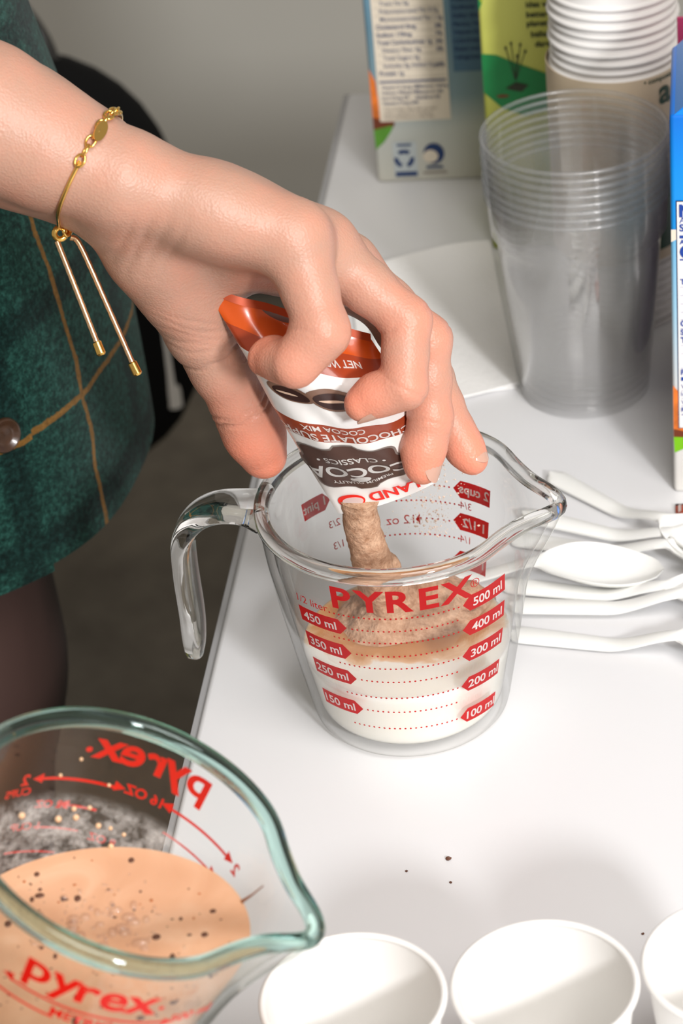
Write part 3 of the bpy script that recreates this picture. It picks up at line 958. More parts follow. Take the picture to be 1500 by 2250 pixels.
# ------------------------------------------------------------------ person: left forearm and hand (continuous surface), torso and legs
def smin(a, b, k):
    h = np.clip(0.5 + 0.5 * (b - a) / k, 0, 1)
    return b + (a - b) * h - k * h * (1 - h)
class Field:
    def __init__(s, lo, hi, h):
        s.lo = np.array(lo, np.float32); s.h = h
        s.n = [int(math.ceil((hi[i] - lo[i]) / h)) + 1 for i in range(3)]
        s.ax = [(s.lo[i] + h * np.arange(s.n[i])).astype(np.float32) for i in range(3)]
    def new(s): return np.full(s.n, 0.06, np.float32)
    def cone(s, D, a, b, ra, rb, k=0.004, m=0.012):
        a = np.array(a, np.float32); b = np.array(b, np.float32); R = max(ra, rb) + k + m
        sl = []
        for i in range(3):
            l = int(max(0, math.floor((min(a[i], b[i]) - R - s.lo[i]) / s.h))); u = int(min(s.n[i], math.ceil((max(a[i], b[i]) + R - s.lo[i]) / s.h) + 1))
            if u <= l: return
            sl.append(slice(l, u))
        X, Y, Z = s.ax[0][sl[0]][:, None, None], s.ax[1][sl[1]][None, :, None], s.ax[2][sl[2]][None, None, :]
        d = b - a; L2 = float(d @ d) + 1e-12
        t = np.clip(((X - a[0]) * d[0] + (Y - a[1]) * d[1] + (Z - a[2]) * d[2]) / L2, 0, 1)
        q = np.sqrt((X - a[0] - t * d[0]) ** 2 + (Y - a[1] - t * d[1]) ** 2 + (Z - a[2] - t * d[2]) ** 2) - (ra + t * (rb - ra))
        v = D[sl[0], sl[1], sl[2]]
        D[sl[0], sl[1], sl[2]] = smin(v, q, k)
    def chain(s, D, pts, rad, k=0.004):
        for i in range(len(pts) - 1): s.cone(D, pts[i], pts[i + 1], rad[i], rad[i + 1], k)
def surface_nets(D, lo, h):
    S = D < 0
    nx, ny, nz = D.shape
    c = np.zeros((nx - 1, ny - 1, nz - 1), np.uint8)
    for dx in (0, 1):
        for dy in (0, 1):
            for dz in (0, 1):
                c += S[dx:nx - 1 + dx, dy:ny - 1 + dy, dz:nz - 1 + dz]
    mixed = (c > 0) & (c < 8)
    I = np.argwhere(mixed)
    idg = np.full(mixed.shape, -1, np.int64); idg[tuple(I.T)] = np.arange(len(I))
    acc = np.zeros((len(I), 3)); cnt = np.zeros(len(I))
    cor = [(x, y, z) for x in (0, 1) for y in (0, 1) for z in (0, 1)]
    for a in cor:
        for ax in range(3):
            if a[ax]: continue
            b = list(a); b[ax] = 1
            va = D[I[:, 0] + a[0], I[:, 1] + a[1], I[:, 2] + a[2]]; vb = D[I[:, 0] + b[0], I[:, 1] + b[1], I[:, 2] + b[2]]
            m_ = (va < 0) != (vb < 0)
            t = np.where(m_, va / np.where(va - vb == 0, 1, va - vb), 0)
            p = np.tile(np.array(a, float), (len(I), 1)); p[:, ax] += t
            acc[m_] += p[m_]; cnt[m_] += 1
    V = (I + acc / cnt[:, None]) * h + np.asarray(lo, float)
    Q = []
    for ax in range(3):
        o1, o2 = [(1, 2), (2, 0), (0, 1)][ax]
        sl0 = [slice(1, -1)] * 3; sl0[ax] = slice(0, -1)
        sl1 = [slice(1, -1)] * 3; sl1[ax] = slice(1, None)
        A = S[tuple(sl0)]; Bb = S[tuple(sl1)]
        E_ = np.argwhere(A != Bb)
        if not len(E_): continue
        off = np.array([1, 1, 1]); off[ax] = 0
        base = E_ + off
        flip = A[tuple(E_.T)]
        q = []
        for d1, d2 in ((-1, -1), (0, -1), (0, 0), (-1, 0)):
            cc = base.copy(); cc[:, o1] += d1; cc[:, o2] += d2
            q.append(idg[tuple(cc.T)])
        q = np.stack(q, 1)
        q[~flip] = q[~flip][:, ::-1]
        Q.append(q)
    Q = np.concatenate(Q)
    return V, Q[(Q >= 0).all(1)]

A3 = np.array
J = dict(
 arm=A3((-.1423, .020, .2901)), wrist=A3((-.0955, .006, .2647)),
 imc=A3((-.0304, -.012, .2443)), ipip=A3((-.0238, -.036, .2140)), idip=A3((-.0355, -.040, .2027)), itip=A3((-.0473, -.0265, .1984)),
 mmc=A3((-.0201, .004, .2295)), mpip=A3((.0108, -.012, .2011)), mdip=A3((.0072, -.028, .1803)), mtip=A3((-.0104, -.0265, .1730)),
 rmc=A3((-.0114, .018, .2135)), rpip=A3((.0196, .006, .1812)), rdip=A3((.0175, -.006, .1500)), rtip=A3((.0124, -.014, .1320)),
 pmc=A3((-.0050, .030, .1977)), ppip=A3((.0210, .024, .1516)), pdip=A3((.0286, .016, .1294)), ptip=A3((.0347, .008, .1188)),
 tcmc=A3((-.0877, .014, .2318)), tmcp=A3((-.0739, .020, .1883)), tip_=A3((-.0602, .022, .1488)), ttip=A3((-.0539, .022, .1225)))
rowd = J['pmc'] - J['imc']; rowd = rowd / np.linalg.norm(rowd)
armd = J['arm'] - J['wrist']; armd = armd / np.linalg.norm(armd)
FH = 0.00115
fld = Field((-.170, -.060, .095), (.056, .080, .345), FH)
def forearm_segments():
    segs = []
    e = armd
    for off, r0, r1, r2 in ((-0.010, .0205, .0235, .027), (0.012, .0200, .0230, .027)):
        w = J['wrist'] + rowd * off; b = J['wrist'] + rowd * off * 1.1 + e * 0.030; a = J['arm'] + rowd * off * 1.2; z = a + e * 0.06
        segs += [(w, b, r0, r1), (b, a, r1, r2), (a, z, r2, r2 * 1.06)]
    return segs
def lerp(a, b, t): return a + (b - a) * t
D = fld.new()
for a, b, ra, rb in forearm_segments(): fld.cone(D, a, b, ra, rb, 0.010)
wc = J['wrist']
for mc, off, r0, r1 in (('imc', -.013, .0175, .0120), ('mmc', -.004, .0175, .0125), ('rmc', .007, .017, .0118), ('pmc', .016, .0165, .0108)):
    st = wc + rowd * off + A3((.006, 0, -.003))
    mid = lerp(st, J[mc], 0.55)
    fld.cone(D, st, mid, r0, lerp(r0, r1, .5), 0.010); fld.cone(D, mid, J[mc], lerp(r0, r1, .5), r1, 0.010)
# palm side padding and thumb base
pal = lerp(wc, J['mmc'], 0.55) + A3((-.008, .012, -.016))
fld.cone(D, wc + A3((.004, .006, -.010)), pal, .016, .013, 0.012)
fld.cone(D, pal, J['pmc'] + A3((-.010, .004, -.002)), .013, .010, 0.010)
fld.cone(D, wc + A3((.000, .004, -.012)), J['tcmc'], .0190, .0175, 0.012)
fld.cone(D, J['tcmc'], lerp(J['tcmc'], J['tmcp'], .6) + A3((.004, .002, 0)), .0180, .0165, 0.012)
fld.cone(D, J['tcmc'] + A3((.012, .006, 0.004)), lerp(J['tmcp'], J['imc'], .35) + A3((-.004, .014, .004)), .012, .0075, 0.012)
fld.cone(D, lerp(J['tmcp'], J['imc'], .35) + A3((-.004, .014, .004)), lerp(J['imc'], wc, .25) + A3((0, .008, -.008)), .0075, .009, 0.012)
# soft webbing across the knuckles
fld.cone(D, J['imc'] + A3((-.003, .002, -.002)), J['mmc'] + A3((-.004, .002, -.002)), .0118, .0118, 0.010)
fld.cone(D, J['mmc'] + A3((-.004, .002, -.002)), J['rmc'] + A3((-.004, .002, -.002)), .0118, .0110, 0.010)
fld.cone(D, lerp(wc, J['imc'], .45) + A3((0, -.002, .001)), J['imc'] + A3((-.004, .000, .0005)), .0150, .0120, 0.012)
fld.cone(D, lerp(wc, J['mmc'], .45) + A3((0, .002, .002)), J['mmc'] + A3((-.006, .002, .002)), .0150, .0118, 0.012)
FG = fld.new()
def finger(pts, rad, k=0.0045, join=0.0010, pads=()):
    f = fld.new()
    P2, R2 = [], []
    for i in range(len(pts) - 1):
        P2 += [pts[i], lerp(pts[i], pts[i + 1], .5)]; R2 += [rad[i], (rad[i] + rad[i + 1]) / 2 * 0.955]
    P2.append(pts[-1]); R2.append(rad[-1])
    fld.chain(f, P2, R2, k)
    for p, r in pads: fld.cone(f, p, p + A3((.0004, 0, 0)), r, r, 0.005)
    global FG
    FG = smin(FG, f, join)
finger([lerp(J['imc'], J['ipip'], .05), J['ipip'], J['idip'], J['itip']], [.0122, .0108, .0088, .0072], pads=((J['itip'] + A3((.004, .003, .001)), .0068),))
finger([lerp(J['mmc'], J['mpip'], .05), J['mpip'], J['mdip'], J['mtip']], [.0118, .0097, .0090, .0074], pads=((lerp(J['mtip'], J['mdip'], .3) + A3((0, .002, .002)), .0072),))
finger([lerp(J['rmc'], J['rpip'], .05), J['rpip'], J['rdip'], J['rtip']], [.0112, .0094, .0090, .0076], pads=((lerp(J['rtip'], J['rdip'], .35) + A3((-.002, 0, 0)), .0080),))
finger([lerp(J['pmc'], J['ppip'], .05), J['ppip'], J['pdip'], J['ptip']], [.0102, .0085, .0078, .0066], pads=((lerp(J['ptip'], J['pdip'], .4) + A3((-.001, 0, -.001)), .0070),))
TH = fld.new()
fld.chain(TH, [J['tcmc'], lerp(J['tcmc'], J['tmcp'], .5), J['tmcp'], lerp(J['tmcp'], J['tip_'], .5), J['tip_'], lerp(J['tip_'], J['ttip'], .55), J['ttip']], [.0170, .0150, .0138, .0124, .0123, .0122, .0100], 0.007)
D = smin(D, FG, 0.0085)
D = smin(D, TH, 0.008)
V, Q = surface_nets(D, fld.lo, FH)
# crease lines: shallow grooves where the skin folds
def groove(V, Nn, p, ax, ext, w, depth, wv=0.0008):
    ax = ax / np.linalg.norm(ax)
    d = (V - p) @ ax; r = np.linalg.norm(V - p, axis=1)
    wob = wv * np.sin((V[:, 0] + V[:, 2]) * 420)
    return V - Nn * (depth * np.exp(-((d + wob) / w) ** 2) * np.clip(1.4 - r / ext, 0, 1))[:, None]
def vnormals(V, Q):
    n = np.zeros_like(V)
    fn = np.cross(V[Q[:, 2]] - V[Q[:, 0]], V[Q[:, 3]] - V[Q[:, 1]])
    for k in range(4): np.add.at(n, Q[:, k], fn)
    return n / (np.linalg.norm(n, axis=1, keepdims=True) + 1e-12)
NN = vnormals(V, Q)
tax = J['tip_'] - J['tmcp']
for o_, w, dp in ((0.0, .0009, .0016), (-.0035, .0007, .0010), (.030 - .062, .0009, .0010)):
    V = groove(V, NN, J['tip_'] + tax / np.linalg.norm(tax) * o_, tax, .022, w, dp)
for k in range(5):
    V = groove(V, NN, J['tmcp'] + A3((0, 0, .004 * k - .002)), A3((.15, 0, 1.0)) + A3((.12 * k, 0, 0)), .024, .0007, .0005)
for k, dp in ((0, .0010), (1, .0012), (2, .0008), (3, .0007)):      # folds where the wrist bends
    V = groove(V, NN, wc + A3((-.004 + .007 * k, -.020, -.018)), A3((1.0, .1, -.42)), .017, .0015, dp * .75, .0002)
for a, b, c_ in (('ipip', 'imc', 'idip'), ('mpip', 'mmc', 'mdip'), ('rpip', 'rmc', 'rdip'), ('rdip', 'rpip', 'rtip'), ('mdip', 'mpip', 'mtip')):
    ax = (J[c_] - J[b])
    V = groove(V, NN, J[a], ax, .016, .0008, .0005)
blush_and_light = np.zeros(len(V))
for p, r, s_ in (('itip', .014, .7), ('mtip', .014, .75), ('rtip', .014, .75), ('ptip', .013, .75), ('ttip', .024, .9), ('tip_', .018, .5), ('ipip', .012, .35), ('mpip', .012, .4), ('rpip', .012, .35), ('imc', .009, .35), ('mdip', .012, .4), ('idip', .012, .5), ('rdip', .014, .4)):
    blush_and_light = np.maximum(blush_and_light, s_ * np.exp(-(np.linalg.norm(V - J[p], axis=1) / (r * 1.25)) ** 2))
hand_V, hand_Q, hand_B = V, Q, blush_and_light
# the rest of the body, coarser: arm to the shoulder, torso, legs
bf = Field((-.50, -.02, -T + 0.001), (-.10, .50, .80), 0.010)
BD = bf.new()
arm1 = J['arm'] + armd * 0.02
elbow = J['wrist'] + armd * 0.235; shoulder = A3((-.33, .20, .64))
arm_in = J['arm'] + armd * 0.045
for a, b, ra, rb, k in ((arm_in - rowd * .011, elbow - rowd * .006, .0270, .034, .01), (arm_in + rowd * .0135, elbow + rowd * .006, .0268, .034, .01), (elbow, shoulder, .040, .052, .02), (shoulder, A3((-.30, .27, .58)), .055, .08, .03),
        (A3((-.30, .27, .58)), A3((-.28, .255, .36)), .10, .085, .03), (A3((-.28, .255, .36)), A3((-.275, .25, .10)), .095, .115, .03),
        (A3((-.275, .25, .12)), A3((-.262, .205, -.10)), .10, .085, .03), (A3((-.262, .205, -.10)), A3((-.27, .20, -.34)), .082, .056, .02), (A3((-.27, .20, -.34)), A3((-.285, .225, -.68)), .055, .036, .02), (A3((-.285, .225, -.69)), A3((-.24, .13, -.715)), .035, .028, .02),
        (A3((-.29, .29, .12)), A3((-.30, .34, -.10)), .09, .085, .03), (A3((-.30, .34, -.10)), A3((-.31, .345, -.34)), .082, .056, .02), (A3((-.31, .345, -.34)), A3((-.325, .37, -.68)), .055, .036, .02), (A3((-.325, .37, -.69)), A3((-.28, .275, -.715)), .035, .028, .02),
        (A3((-.31, .275, .62)), A3((-.31, .275, .78)), .06, .055, .03)):
    bf.cone(BD, a, b, ra, rb, k, 0.03)
bV, bQ = surface_nets(BD, bf.lo, 0.010)
keep = ~((bV[bQ].mean(1)[:, 2] < -.02))
legQ = bQ[~keep]; bQ = bQ[keep]

def skin_mat():
    mt, nt, N, L, p = nodes('fair_skin')
    tc = N.new('ShaderNodeTexCoord')
    at = N.new('ShaderNodeAttribute'); at.attribute_name = 'blush_and_light'
    nz = N.new('ShaderNodeTexNoise'); nz.inputs['Scale'].default_value = 60; nz.inputs['Detail'].default_value = 6
    L.new(tc.outputs['Object'], nz.inputs['Vector'])
    ad = N.new('ShaderNodeMath'); ad.operation = 'MULTIPLY_ADD'; ad.inputs[1].default_value = 0.55; ad.inputs[2].default_value = -0.23
    L.new(nz.outputs[0], ad.inputs[0])
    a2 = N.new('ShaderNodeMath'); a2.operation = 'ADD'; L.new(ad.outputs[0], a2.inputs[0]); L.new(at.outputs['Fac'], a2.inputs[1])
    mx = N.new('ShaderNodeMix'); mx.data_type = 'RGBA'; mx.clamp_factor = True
    mx.inputs[6].default_value = (0.495, 0.282, 0.205, 1); mx.inputs[7].default_value = (0.88, 0.285, 0.175, 1)  # second colour: skin redness, raised further to paint extra light on the thumb
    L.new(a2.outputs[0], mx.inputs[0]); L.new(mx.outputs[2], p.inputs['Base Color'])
    p.inputs['Roughness'].default_value = 0.42; p.inputs['Specular IOR Level'].default_value = 0.4
    p.inputs['Subsurface Weight'].default_value = 0.30
    p.inputs['Subsurface Radius'].default_value = (1.0, 0.36, 0.2); p.inputs['Subsurface Scale'].default_value = 0.0045
    v1 = N.new('ShaderNodeTexVoronoi'); v1.inputs['Scale'].default_value = 900
    L.new(tc.outputs['Object'], v1.inputs['Vector'])
    n3 = N.new('ShaderNodeTexNoise'); n3.inputs['Scale'].default_value = 240; n3.inputs['Detail'].default_value = 5
    L.new(tc.outputs['Object'], n3.inputs['Vector'])
    s2 = N.new('ShaderNodeMath'); s2.operation = 'ADD'; L.new(v1.outputs['Distance'], s2.inputs[0]); L.new(n3.outputs[0], s2.inputs[1])
    b = N.new('ShaderNodeBump'); b.inputs['Strength'].default_value = 0.20; b.inputs['Distance'].default_value = 0.0008
    L.new(s2.outputs[0], b.inputs['Height']); L.new(b.outputs[0], p.inputs['Normal'])
    return mt
M['skin'] = skin_mat()
per = empty('person', (-.29, .25, -T))
tag(per, 'person in a green plaid coat tipping a cocoa packet with the left hand', 'person')
off = A3((.29, -.25, T))
allV = np.concatenate([hand_V, bV]) + off
allQ = np.concatenate([hand_Q, bQ + len(hand_V)])
def np_mesh(name, V, Q, mat, parent):
    used = np.unique(Q); mp = np.full(len(V), -1); mp[used] = np.arange(len(used))
    me = bpy.data.meshes.new(name)
    V = V[used]; Q = mp[Q]
    me.vertices.add(len(V)); me.vertices.foreach_set('co', V.astype(np.float32).ravel())
    me.loops.add(Q.size); me.loops.foreach_set('vertex_index', Q.ravel().astype(np.int32))
    me.polygons.add(len(Q)); me.polygons.foreach_set('loop_start', (np.arange(len(Q)) * 4).astype(np.int32)); me.polygons.foreach_set('loop_total', np.full(len(Q), 4, np.int32))
    me.update(calc_edges=True); me.validate()
    me.polygons.foreach_set('use_smooth', [True] * len(me.polygons))
    return link(name, me, mat, parent), used
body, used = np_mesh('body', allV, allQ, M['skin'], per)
at = body.data.attributes.new('blush_and_light', 'FLOAT', 'POINT')
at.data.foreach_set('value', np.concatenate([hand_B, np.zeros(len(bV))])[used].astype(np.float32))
body['label'] = 'bare forearm and hand gripping the packet'
tm, tn, tN, tL, tp = nodes('sheer_black_tights')
lw = tN.new('ShaderNodeLayerWeight'); lw.inputs['Blend'].default_value = 0.35
mx = tN.new('ShaderNodeMix'); mx.data_type = 'RGBA'
mx.inputs[6].default_value = (0.060, 0.028, 0.022, 1); mx.inputs[7].default_value = (0.006, 0.005, 0.005, 1)
tL.new(lw.outputs['Facing'], mx.inputs[0]); tL.new(mx.outputs[2], tp.inputs['Base Color']); tp.inputs['Roughness'].default_value = 0.6
tg_, _ = np_mesh('tights', bV + off, legQ, tm, per)
tg_['label'] = 'sheer black tights on the legs'

# fingernails: thin curved plates on the last finger joints
def nail(tip, dip, dors, r, ln, back=0.0, half=0.95):
    tip, dip = J[tip], J[dip]
    ax = (tip - dip) / np.linalg.norm(tip - dip)
    dn = A3(dors, float); dn = dn - ax * (dn @ ax); dn /= np.linalg.norm(dn)
    sd = np.cross(ax, dn)
    V, Fs = [], []
    NU, NV = 9, 9
    for lay in (0.0, -0.0007):
        for i in range(NU):
            s = i / (NU - 1)
            w = half * (0.72 + 0.28 * math.sin(PI * min(1, s * 0.75 + 0.25))) * (1 - 0.25 * max(0, s - .82) / .18)
            for j in range(NV):
                a = w * (2 * j / (NV - 1) - 1)
                rr = r + 0.0002 + lay - 0.0010 * max(0, .18 - s) / .18 - 0.0012 * s * s
                V.append(tip + ax * (ln * (s - 0.74) + back - 0.0012 * (a / w) ** 2 * s) + (dn * math.cos(a) + sd * math.sin(a)) * rr)
    n = NU * NV
    for i in range(NU - 1):
        for j in range(NV - 1):
            q = i * NV + j
            Fs.append((q, q + 1, q + NV + 1, q + NV)); Fs.append((n + q, n + q + NV, n + q + NV + 1, n + q + 1))
    bd_ = [j for j in range(NV)] + [i * NV + NV - 1 for i in range(1, NU)] + [(NU - 1) * NV + j for j in range(NV - 2, -1, -1)] + [i * NV for i in range(NU - 2, 0, -1)]
    for k in range(len(bd_)):
        a, b = bd_[k], bd_[(k + 1) % len(bd_)]
        Fs.append((a, a + n, b + n, b))
    bm = bmesh.new(); vs = [bm.verts.new(v + off) for v in V]
    for f in Fs: bm.faces.new([vs[i] for i in f])
    return from_bm('fingernail', bm, M['nail'], per, True, autosmooth=60)
M['nail'] = pmat('natural_fingernail', (0.56, 0.33, 0.25), 0.18, sss=0.2, ssss=0.002)
nail('rtip', 'rdip', (1.0, -.75, .05), .0082, .0135, .002)
nail('ptip', 'pdip', (0.85, -.55, .75), .0074, .0115, .001)
nail('mtip', 'mdip', (-.25, -.35, -1.0), .0080, .0120, .002)
nail('itip', 'idip', (-.1, -.5, -1.0), .0076, .0115, .001)
nail('ttip', 'tip_', (-.3, 1.0, 0), .0105, .0150, .001)

# ------------------------------------------------------------------ coat
CZ = np.array([-.03, -.012, .0, .05, .09, .13, .2, .25, .36, .50, .60, .66]); CX = np.array([-.1205, -.1185, -.1178, -.119, -.1205, -.1255, -.139, -.149, -.150, -.150, -.17, -.22])
CC = (-.27, .25)
def coat_pt(ph, z, d=0.0):
    rr = float(np.interp(z, CZ, CX)) - CC[0] + d
    fl = 1 + 0.012 * math.sin(3 * ph + 1) * float(sstep(.15, -.02, z)) if z < .15 else 1
    return (CC[0] + rr * fl * math.cos(ph), CC[1] + rr * fl * math.sin(ph), z)
def coat_mat():
    mt, nt, N, L, p = nodes('dark_green_plaid_wool')
    tc = N.new('ShaderNodeTexCoord')
    sp_ = N.new('ShaderNodeSeparateXYZ')
    at = N.new('ShaderNodeAttribute'); at.attribute_name = 'plaid'; at.attribute_type = 'GEOMETRY'
    L.new(at.outputs['Vector'], sp_.inputs[0])
    nz = N.new('ShaderNodeTexNoise'); nz.inputs['Scale'].default_value = 350; nz.inputs['Detail'].default_value = 6; nz.inputs['Roughness'].default_value = 0.8
    L.new(tc.outputs['Object'], nz.inputs['Vector'])
    n2 = N.new('ShaderNodeTexNoise'); n2.inputs['Scale'].default_value = 45; n2.inputs['Detail'].default_value = 3
    L.new(tc.outputs['Object'], n2.inputs['Vector'])
    def mth(op, a=None, b=None, c_=None):
        n = N.new('ShaderNodeMath'); n.operation = op
        for i, v in enumerate((a, b, c_)):
            if v is None: continue
            if isinstance(v, (int, float)): n.inputs[i].default_value = v
            else: L.new(v, n.inputs[i])
        return n.outputs[0]
    wob = mth('MULTIPLY', mth('SUBTRACT', n2.outputs[0], 0.5), 0.006)
    def line(axis, at_, period, width):
        x = mth('ADD', sp_.outputs[axis], wob)
        m_ = mth('PINGPONG', mth('SUBTRACT', x, at_), period / 2)
        return mth('LESS_THAN', mth('ADD', m_, mth('MULTIPLY', mth('SUBTRACT', nz.outputs[0], 0.5), 0.004)), width)
    def band(axis, at_, period, width):
        x = mth('ADD', sp_.outputs[axis], wob)
        m_ = mth('PINGPONG', mth('SUBTRACT', x, at_), period / 2)
        r_ = N.new('ShaderNodeMapRange'); r_.inputs[1].default_value = width; r_.inputs[2].default_value = width * 0.4; r_.interpolation_type = 'SMOOTHSTEP'
        L.new(m_, r_.inputs[0]); return r_.outputs[0]
    base = ramp(N, [(0.36, lin(8, 30, 27)), (0.50, lin(22, 56, 49)), (0.66, lin(46, 94, 84))])
    L.new(nz.outputs[0], base.inputs[0])
    dark = N.new('ShaderNodeMix'); dark.data_type = 'RGBA'; dark.blend_type = 'MULTIPLY'
    dk = mth('MAXIMUM', band(0, -0.135, 0.11, 0.010), band(1, 0.128, 0.115, 0.010))
    L.new(mth('MULTIPLY', dk, 0.75), dark.inputs[0]); L.new(base.outputs[0], dark.inputs[6]); dark.inputs[7].default_value = (0.30, 0.32, 0.36, 1)
    gold = ramp(N, [(0.3, lin(92, 66, 28)), (0.7, lin(160, 112, 50))])
    L.new(nz.outputs[0], gold.inputs[0])
    ln = mth('MAXIMUM', line(0, -0.0815, 0.110, 0.0016), line(1, 0.0735, 0.115, 0.0017))
    mx = N.new('ShaderNodeMix'); mx.data_type = 'RGBA'
    L.new(mth('MULTIPLY', ln, 0.9), mx.inputs[0]); L.new(dark.outputs[2], mx.inputs[6]); L.new(gold.outputs[0], mx.inputs[7])
    L.new(mx.outputs[2], p.inputs['Base Color'])
    p.inputs['Roughness'].default_value = 0.95; p.inputs['Specular IOR Level'].default_value = 0.1
    p.inputs['Sheen Weight'].default_value = 0.08; p.inputs['Sheen Roughness'].default_value = 0.4
    b = N.new('ShaderNodeBump'); b.inputs['Strength'].default_value = 0.6; b.inputs['Distance'].default_value = 0.0015
    L.new(nz.outputs[0], b.inputs['Height']); L.new(b.outputs[0], p.inputs['Normal'])
    return mt
CM = coat_mat()
def coat_panel(name, ph0, ph1, z0, z1, dout, th, nph, nz_, round_corner=None):
    V, Fs, UV = [], [], []
    for lay in (0, 1):
        for i in range(nz_ + 1):
            s = i / nz_
            for k in range(nph + 1):
                ph = ph0 + (ph1 - ph0) * k / nph
                zz = z0 + (z1 - z0) * s
                if lay: zz += 0.0
                fold = 0.0020 * math.sin(7 * ph + 9 * zz) * (1 if z0 < 0.1 else 1)
                V.append(coat_pt(ph, zz, dout + fold - (th if lay else 0)))
                UV.append((ph * 0.151, zz, 0))
    n = (nz_ + 1) * (nph + 1)
    for i in range(nz_):
        for k in range(nph):
            q = i * (nph + 1) + k
            Fs.append((q, q + 1, q + nph + 2, q + nph + 1)); Fs.append((n + q, n + q + nph + 1, n + q + nph + 2, n + q + 1))
    loop = [k for k in range(nph + 1)] + [i * (nph + 1) + nph for i in range(1, nz_ + 1)] + [nz_ * (nph + 1) + k for k in range(nph - 1, -1, -1)] + [i * (nph + 1) for i in range(nz_ - 1, 0, -1)]
    for k in range(len(loop)):
        a, b = loop[k], loop[(k + 1) % len(loop)]
        Fs.append((a, a + n, b + n, b))
    bm = bmesh.new(); vs = [bm.verts.new(A3(v) + off) for v in V]
    for f in Fs: bm.faces.new([vs[i] for i in f])
    o = from_bm(name, bm, CM, None, True, autosmooth=70)
    at_ = o.data.attributes.new('plaid', 'FLOAT_VECTOR', 'POINT'); at_.data.foreach_set('vector', np.array(UV, np.float32).ravel())
    return o
coat = coat_panel('coat', R_(-48), R_(290), -0.002, 0.62, 0.0, 0.004, 150, 60)
coat.parent = per; coat.location = (0, 0, 0)
coat['label'] = 'dark green wool coat with thin yellow plaid lines'
plk = coat_panel('front_placket', R_(-80), R_(-47.0), -0.004, 0.62, 0.0030, 0.0032, 24, 60)
plk.parent = coat; plk.location = (0, 0, 0)
# pushed-up sleeve on the upper arm
sl = tube('sleeve', [tuple(A3(p) + off) for p in smooth_path([tuple(elbow + armd * .01 + A3((-.005, .01, .04))), tuple(lerp(elbow, shoulder, .5) + A3((-.005, 0, 0))), tuple(shoulder), (-.30, .25, .62)], 5)], [.056, .058, .060, .062, .064, .066, .068, .070, .072, .074, .076, .078, .08, .08, .08, .08], CM, None, seg=24)
sl.parent = coat; sl.location = (0, 0, 0)
at_ = sl.data.attributes.new('plaid', 'FLOAT_VECTOR', 'POINT'); at_.data.foreach_set('vector', np.array([(v.co.x, v.co.z - T, 0) for v in sl.data.vertices], np.float32).ravel())
# button
def button(ph, z):
    c0 = A3(coat_pt(ph, z, 0.0042)) + off
    prof = [(r_ * 1.35, z_ * 1.2) for r_, z_ in [(0.0002, .0014), (.0022, .0013), (.0030, .0011), (.0042, .0016), (.0052, .0027), (.0058, .0029), (.0063, .0023), (.0064, .0010), (.0055, 0.0), (.0002, 0.0)]]
    o = lathe('coat_button', prof, pmat('brown_horn_button', lin(66, 44, 30), 0.3, noise=0.3, nscale=160, coat=0.2), None, seg=40)
    o.parent = coat; o.location = tuple(c0)
    nrm = Vector((math.cos(ph), math.sin(ph), 0.1)).normalized()
    o.rotation_euler = nrm.to_track_quat('Z', 'Y').to_euler()
    return o
button(R_(-52.8), 0.082); button(R_(-52.8), 0.20); button(R_(-52.8), 0.32)

# ------------------------------------------------------------------ bracelet
segs = forearm_segments()
def arm_sdf(p):
    d = 1.0
    for a, b, ra, rb in segs:
        e = b - a; t = min(1, max(0, ((p - a) @ e) / (e @ e)))
        q = np.linalg.norm(p - a - t * e) - (ra + t * (rb - ra))
        h = min(1, max(0, 0.5 + 0.5 * (q - d) / 0.010)); d = q + (d - q) * h - 0.010 * h * (1 - h)
    return d
bc = J['wrist'] + armd * 0.0165 + rowd * 0.001
bn = armd + A3((0.10, 0.02, -0.04)); bn = bn / np.linalg.norm(bn)
b1 = A3((0, 0, 1.0)) - bn * bn[2]; b1 /= np.linalg.norm(b1); b2 = np.cross(bn, b1)
def on_arm(a, lift):
    d = b1 * math.cos(a) + b2 * math.sin(a)
    lo_, hi_ = 0.0, 0.06
    for _ in range(30):
        m_ = (lo_ + hi_) / 2
        if arm_sdf(bc + d * m_) < lift: lo_ = m_
        else: hi_ = m_
    return bc + d * lo_
sgn = 1 if on_arm(PI / 2, 0)[1] < bc[1] else -1
brc = empty('bracelet', tuple(on_arm(PI, 0.0)))
tag(brc, 'thin gold slider bracelet with two hanging chain ends around the wrist', 'bracelet')
boff = -(on_arm(PI, 0.0))
def bp(a, lift): return on_arm(sgn * a, lift) + boff
def torus_data(c, ax, r, t, seg=14, cs=7, squash=1.0, up_=None):
    ax = ax / np.linalg.norm(ax)
    u = np.cross(ax, A3((0.3, 0.2, 1.0)) if up_ is None else up_); u /= np.linalg.norm(u); w = np.cross(ax, u)
    V, Fs = [], []
    for i in range(seg):
        a = 2 * PI * i / seg
        d = u * math.cos(a) * squash + w * math.sin(a)
        dn = d / np.linalg.norm(d)
        for j in range(cs):
            b = 2 * PI * j / cs
            V.append(c + d * r + dn * t * math.cos(b) + ax * t * math.sin(b))
    for i in range(seg):
        for j in range(cs):
            Fs.append((i * cs + j, ((i + 1) % seg) * cs + j, ((i + 1) % seg) * cs + (j + 1) % cs, i * cs + (j + 1) % cs))
    return V, Fs
A0, A1, A2_ = -0.35, 0.93, 2.95
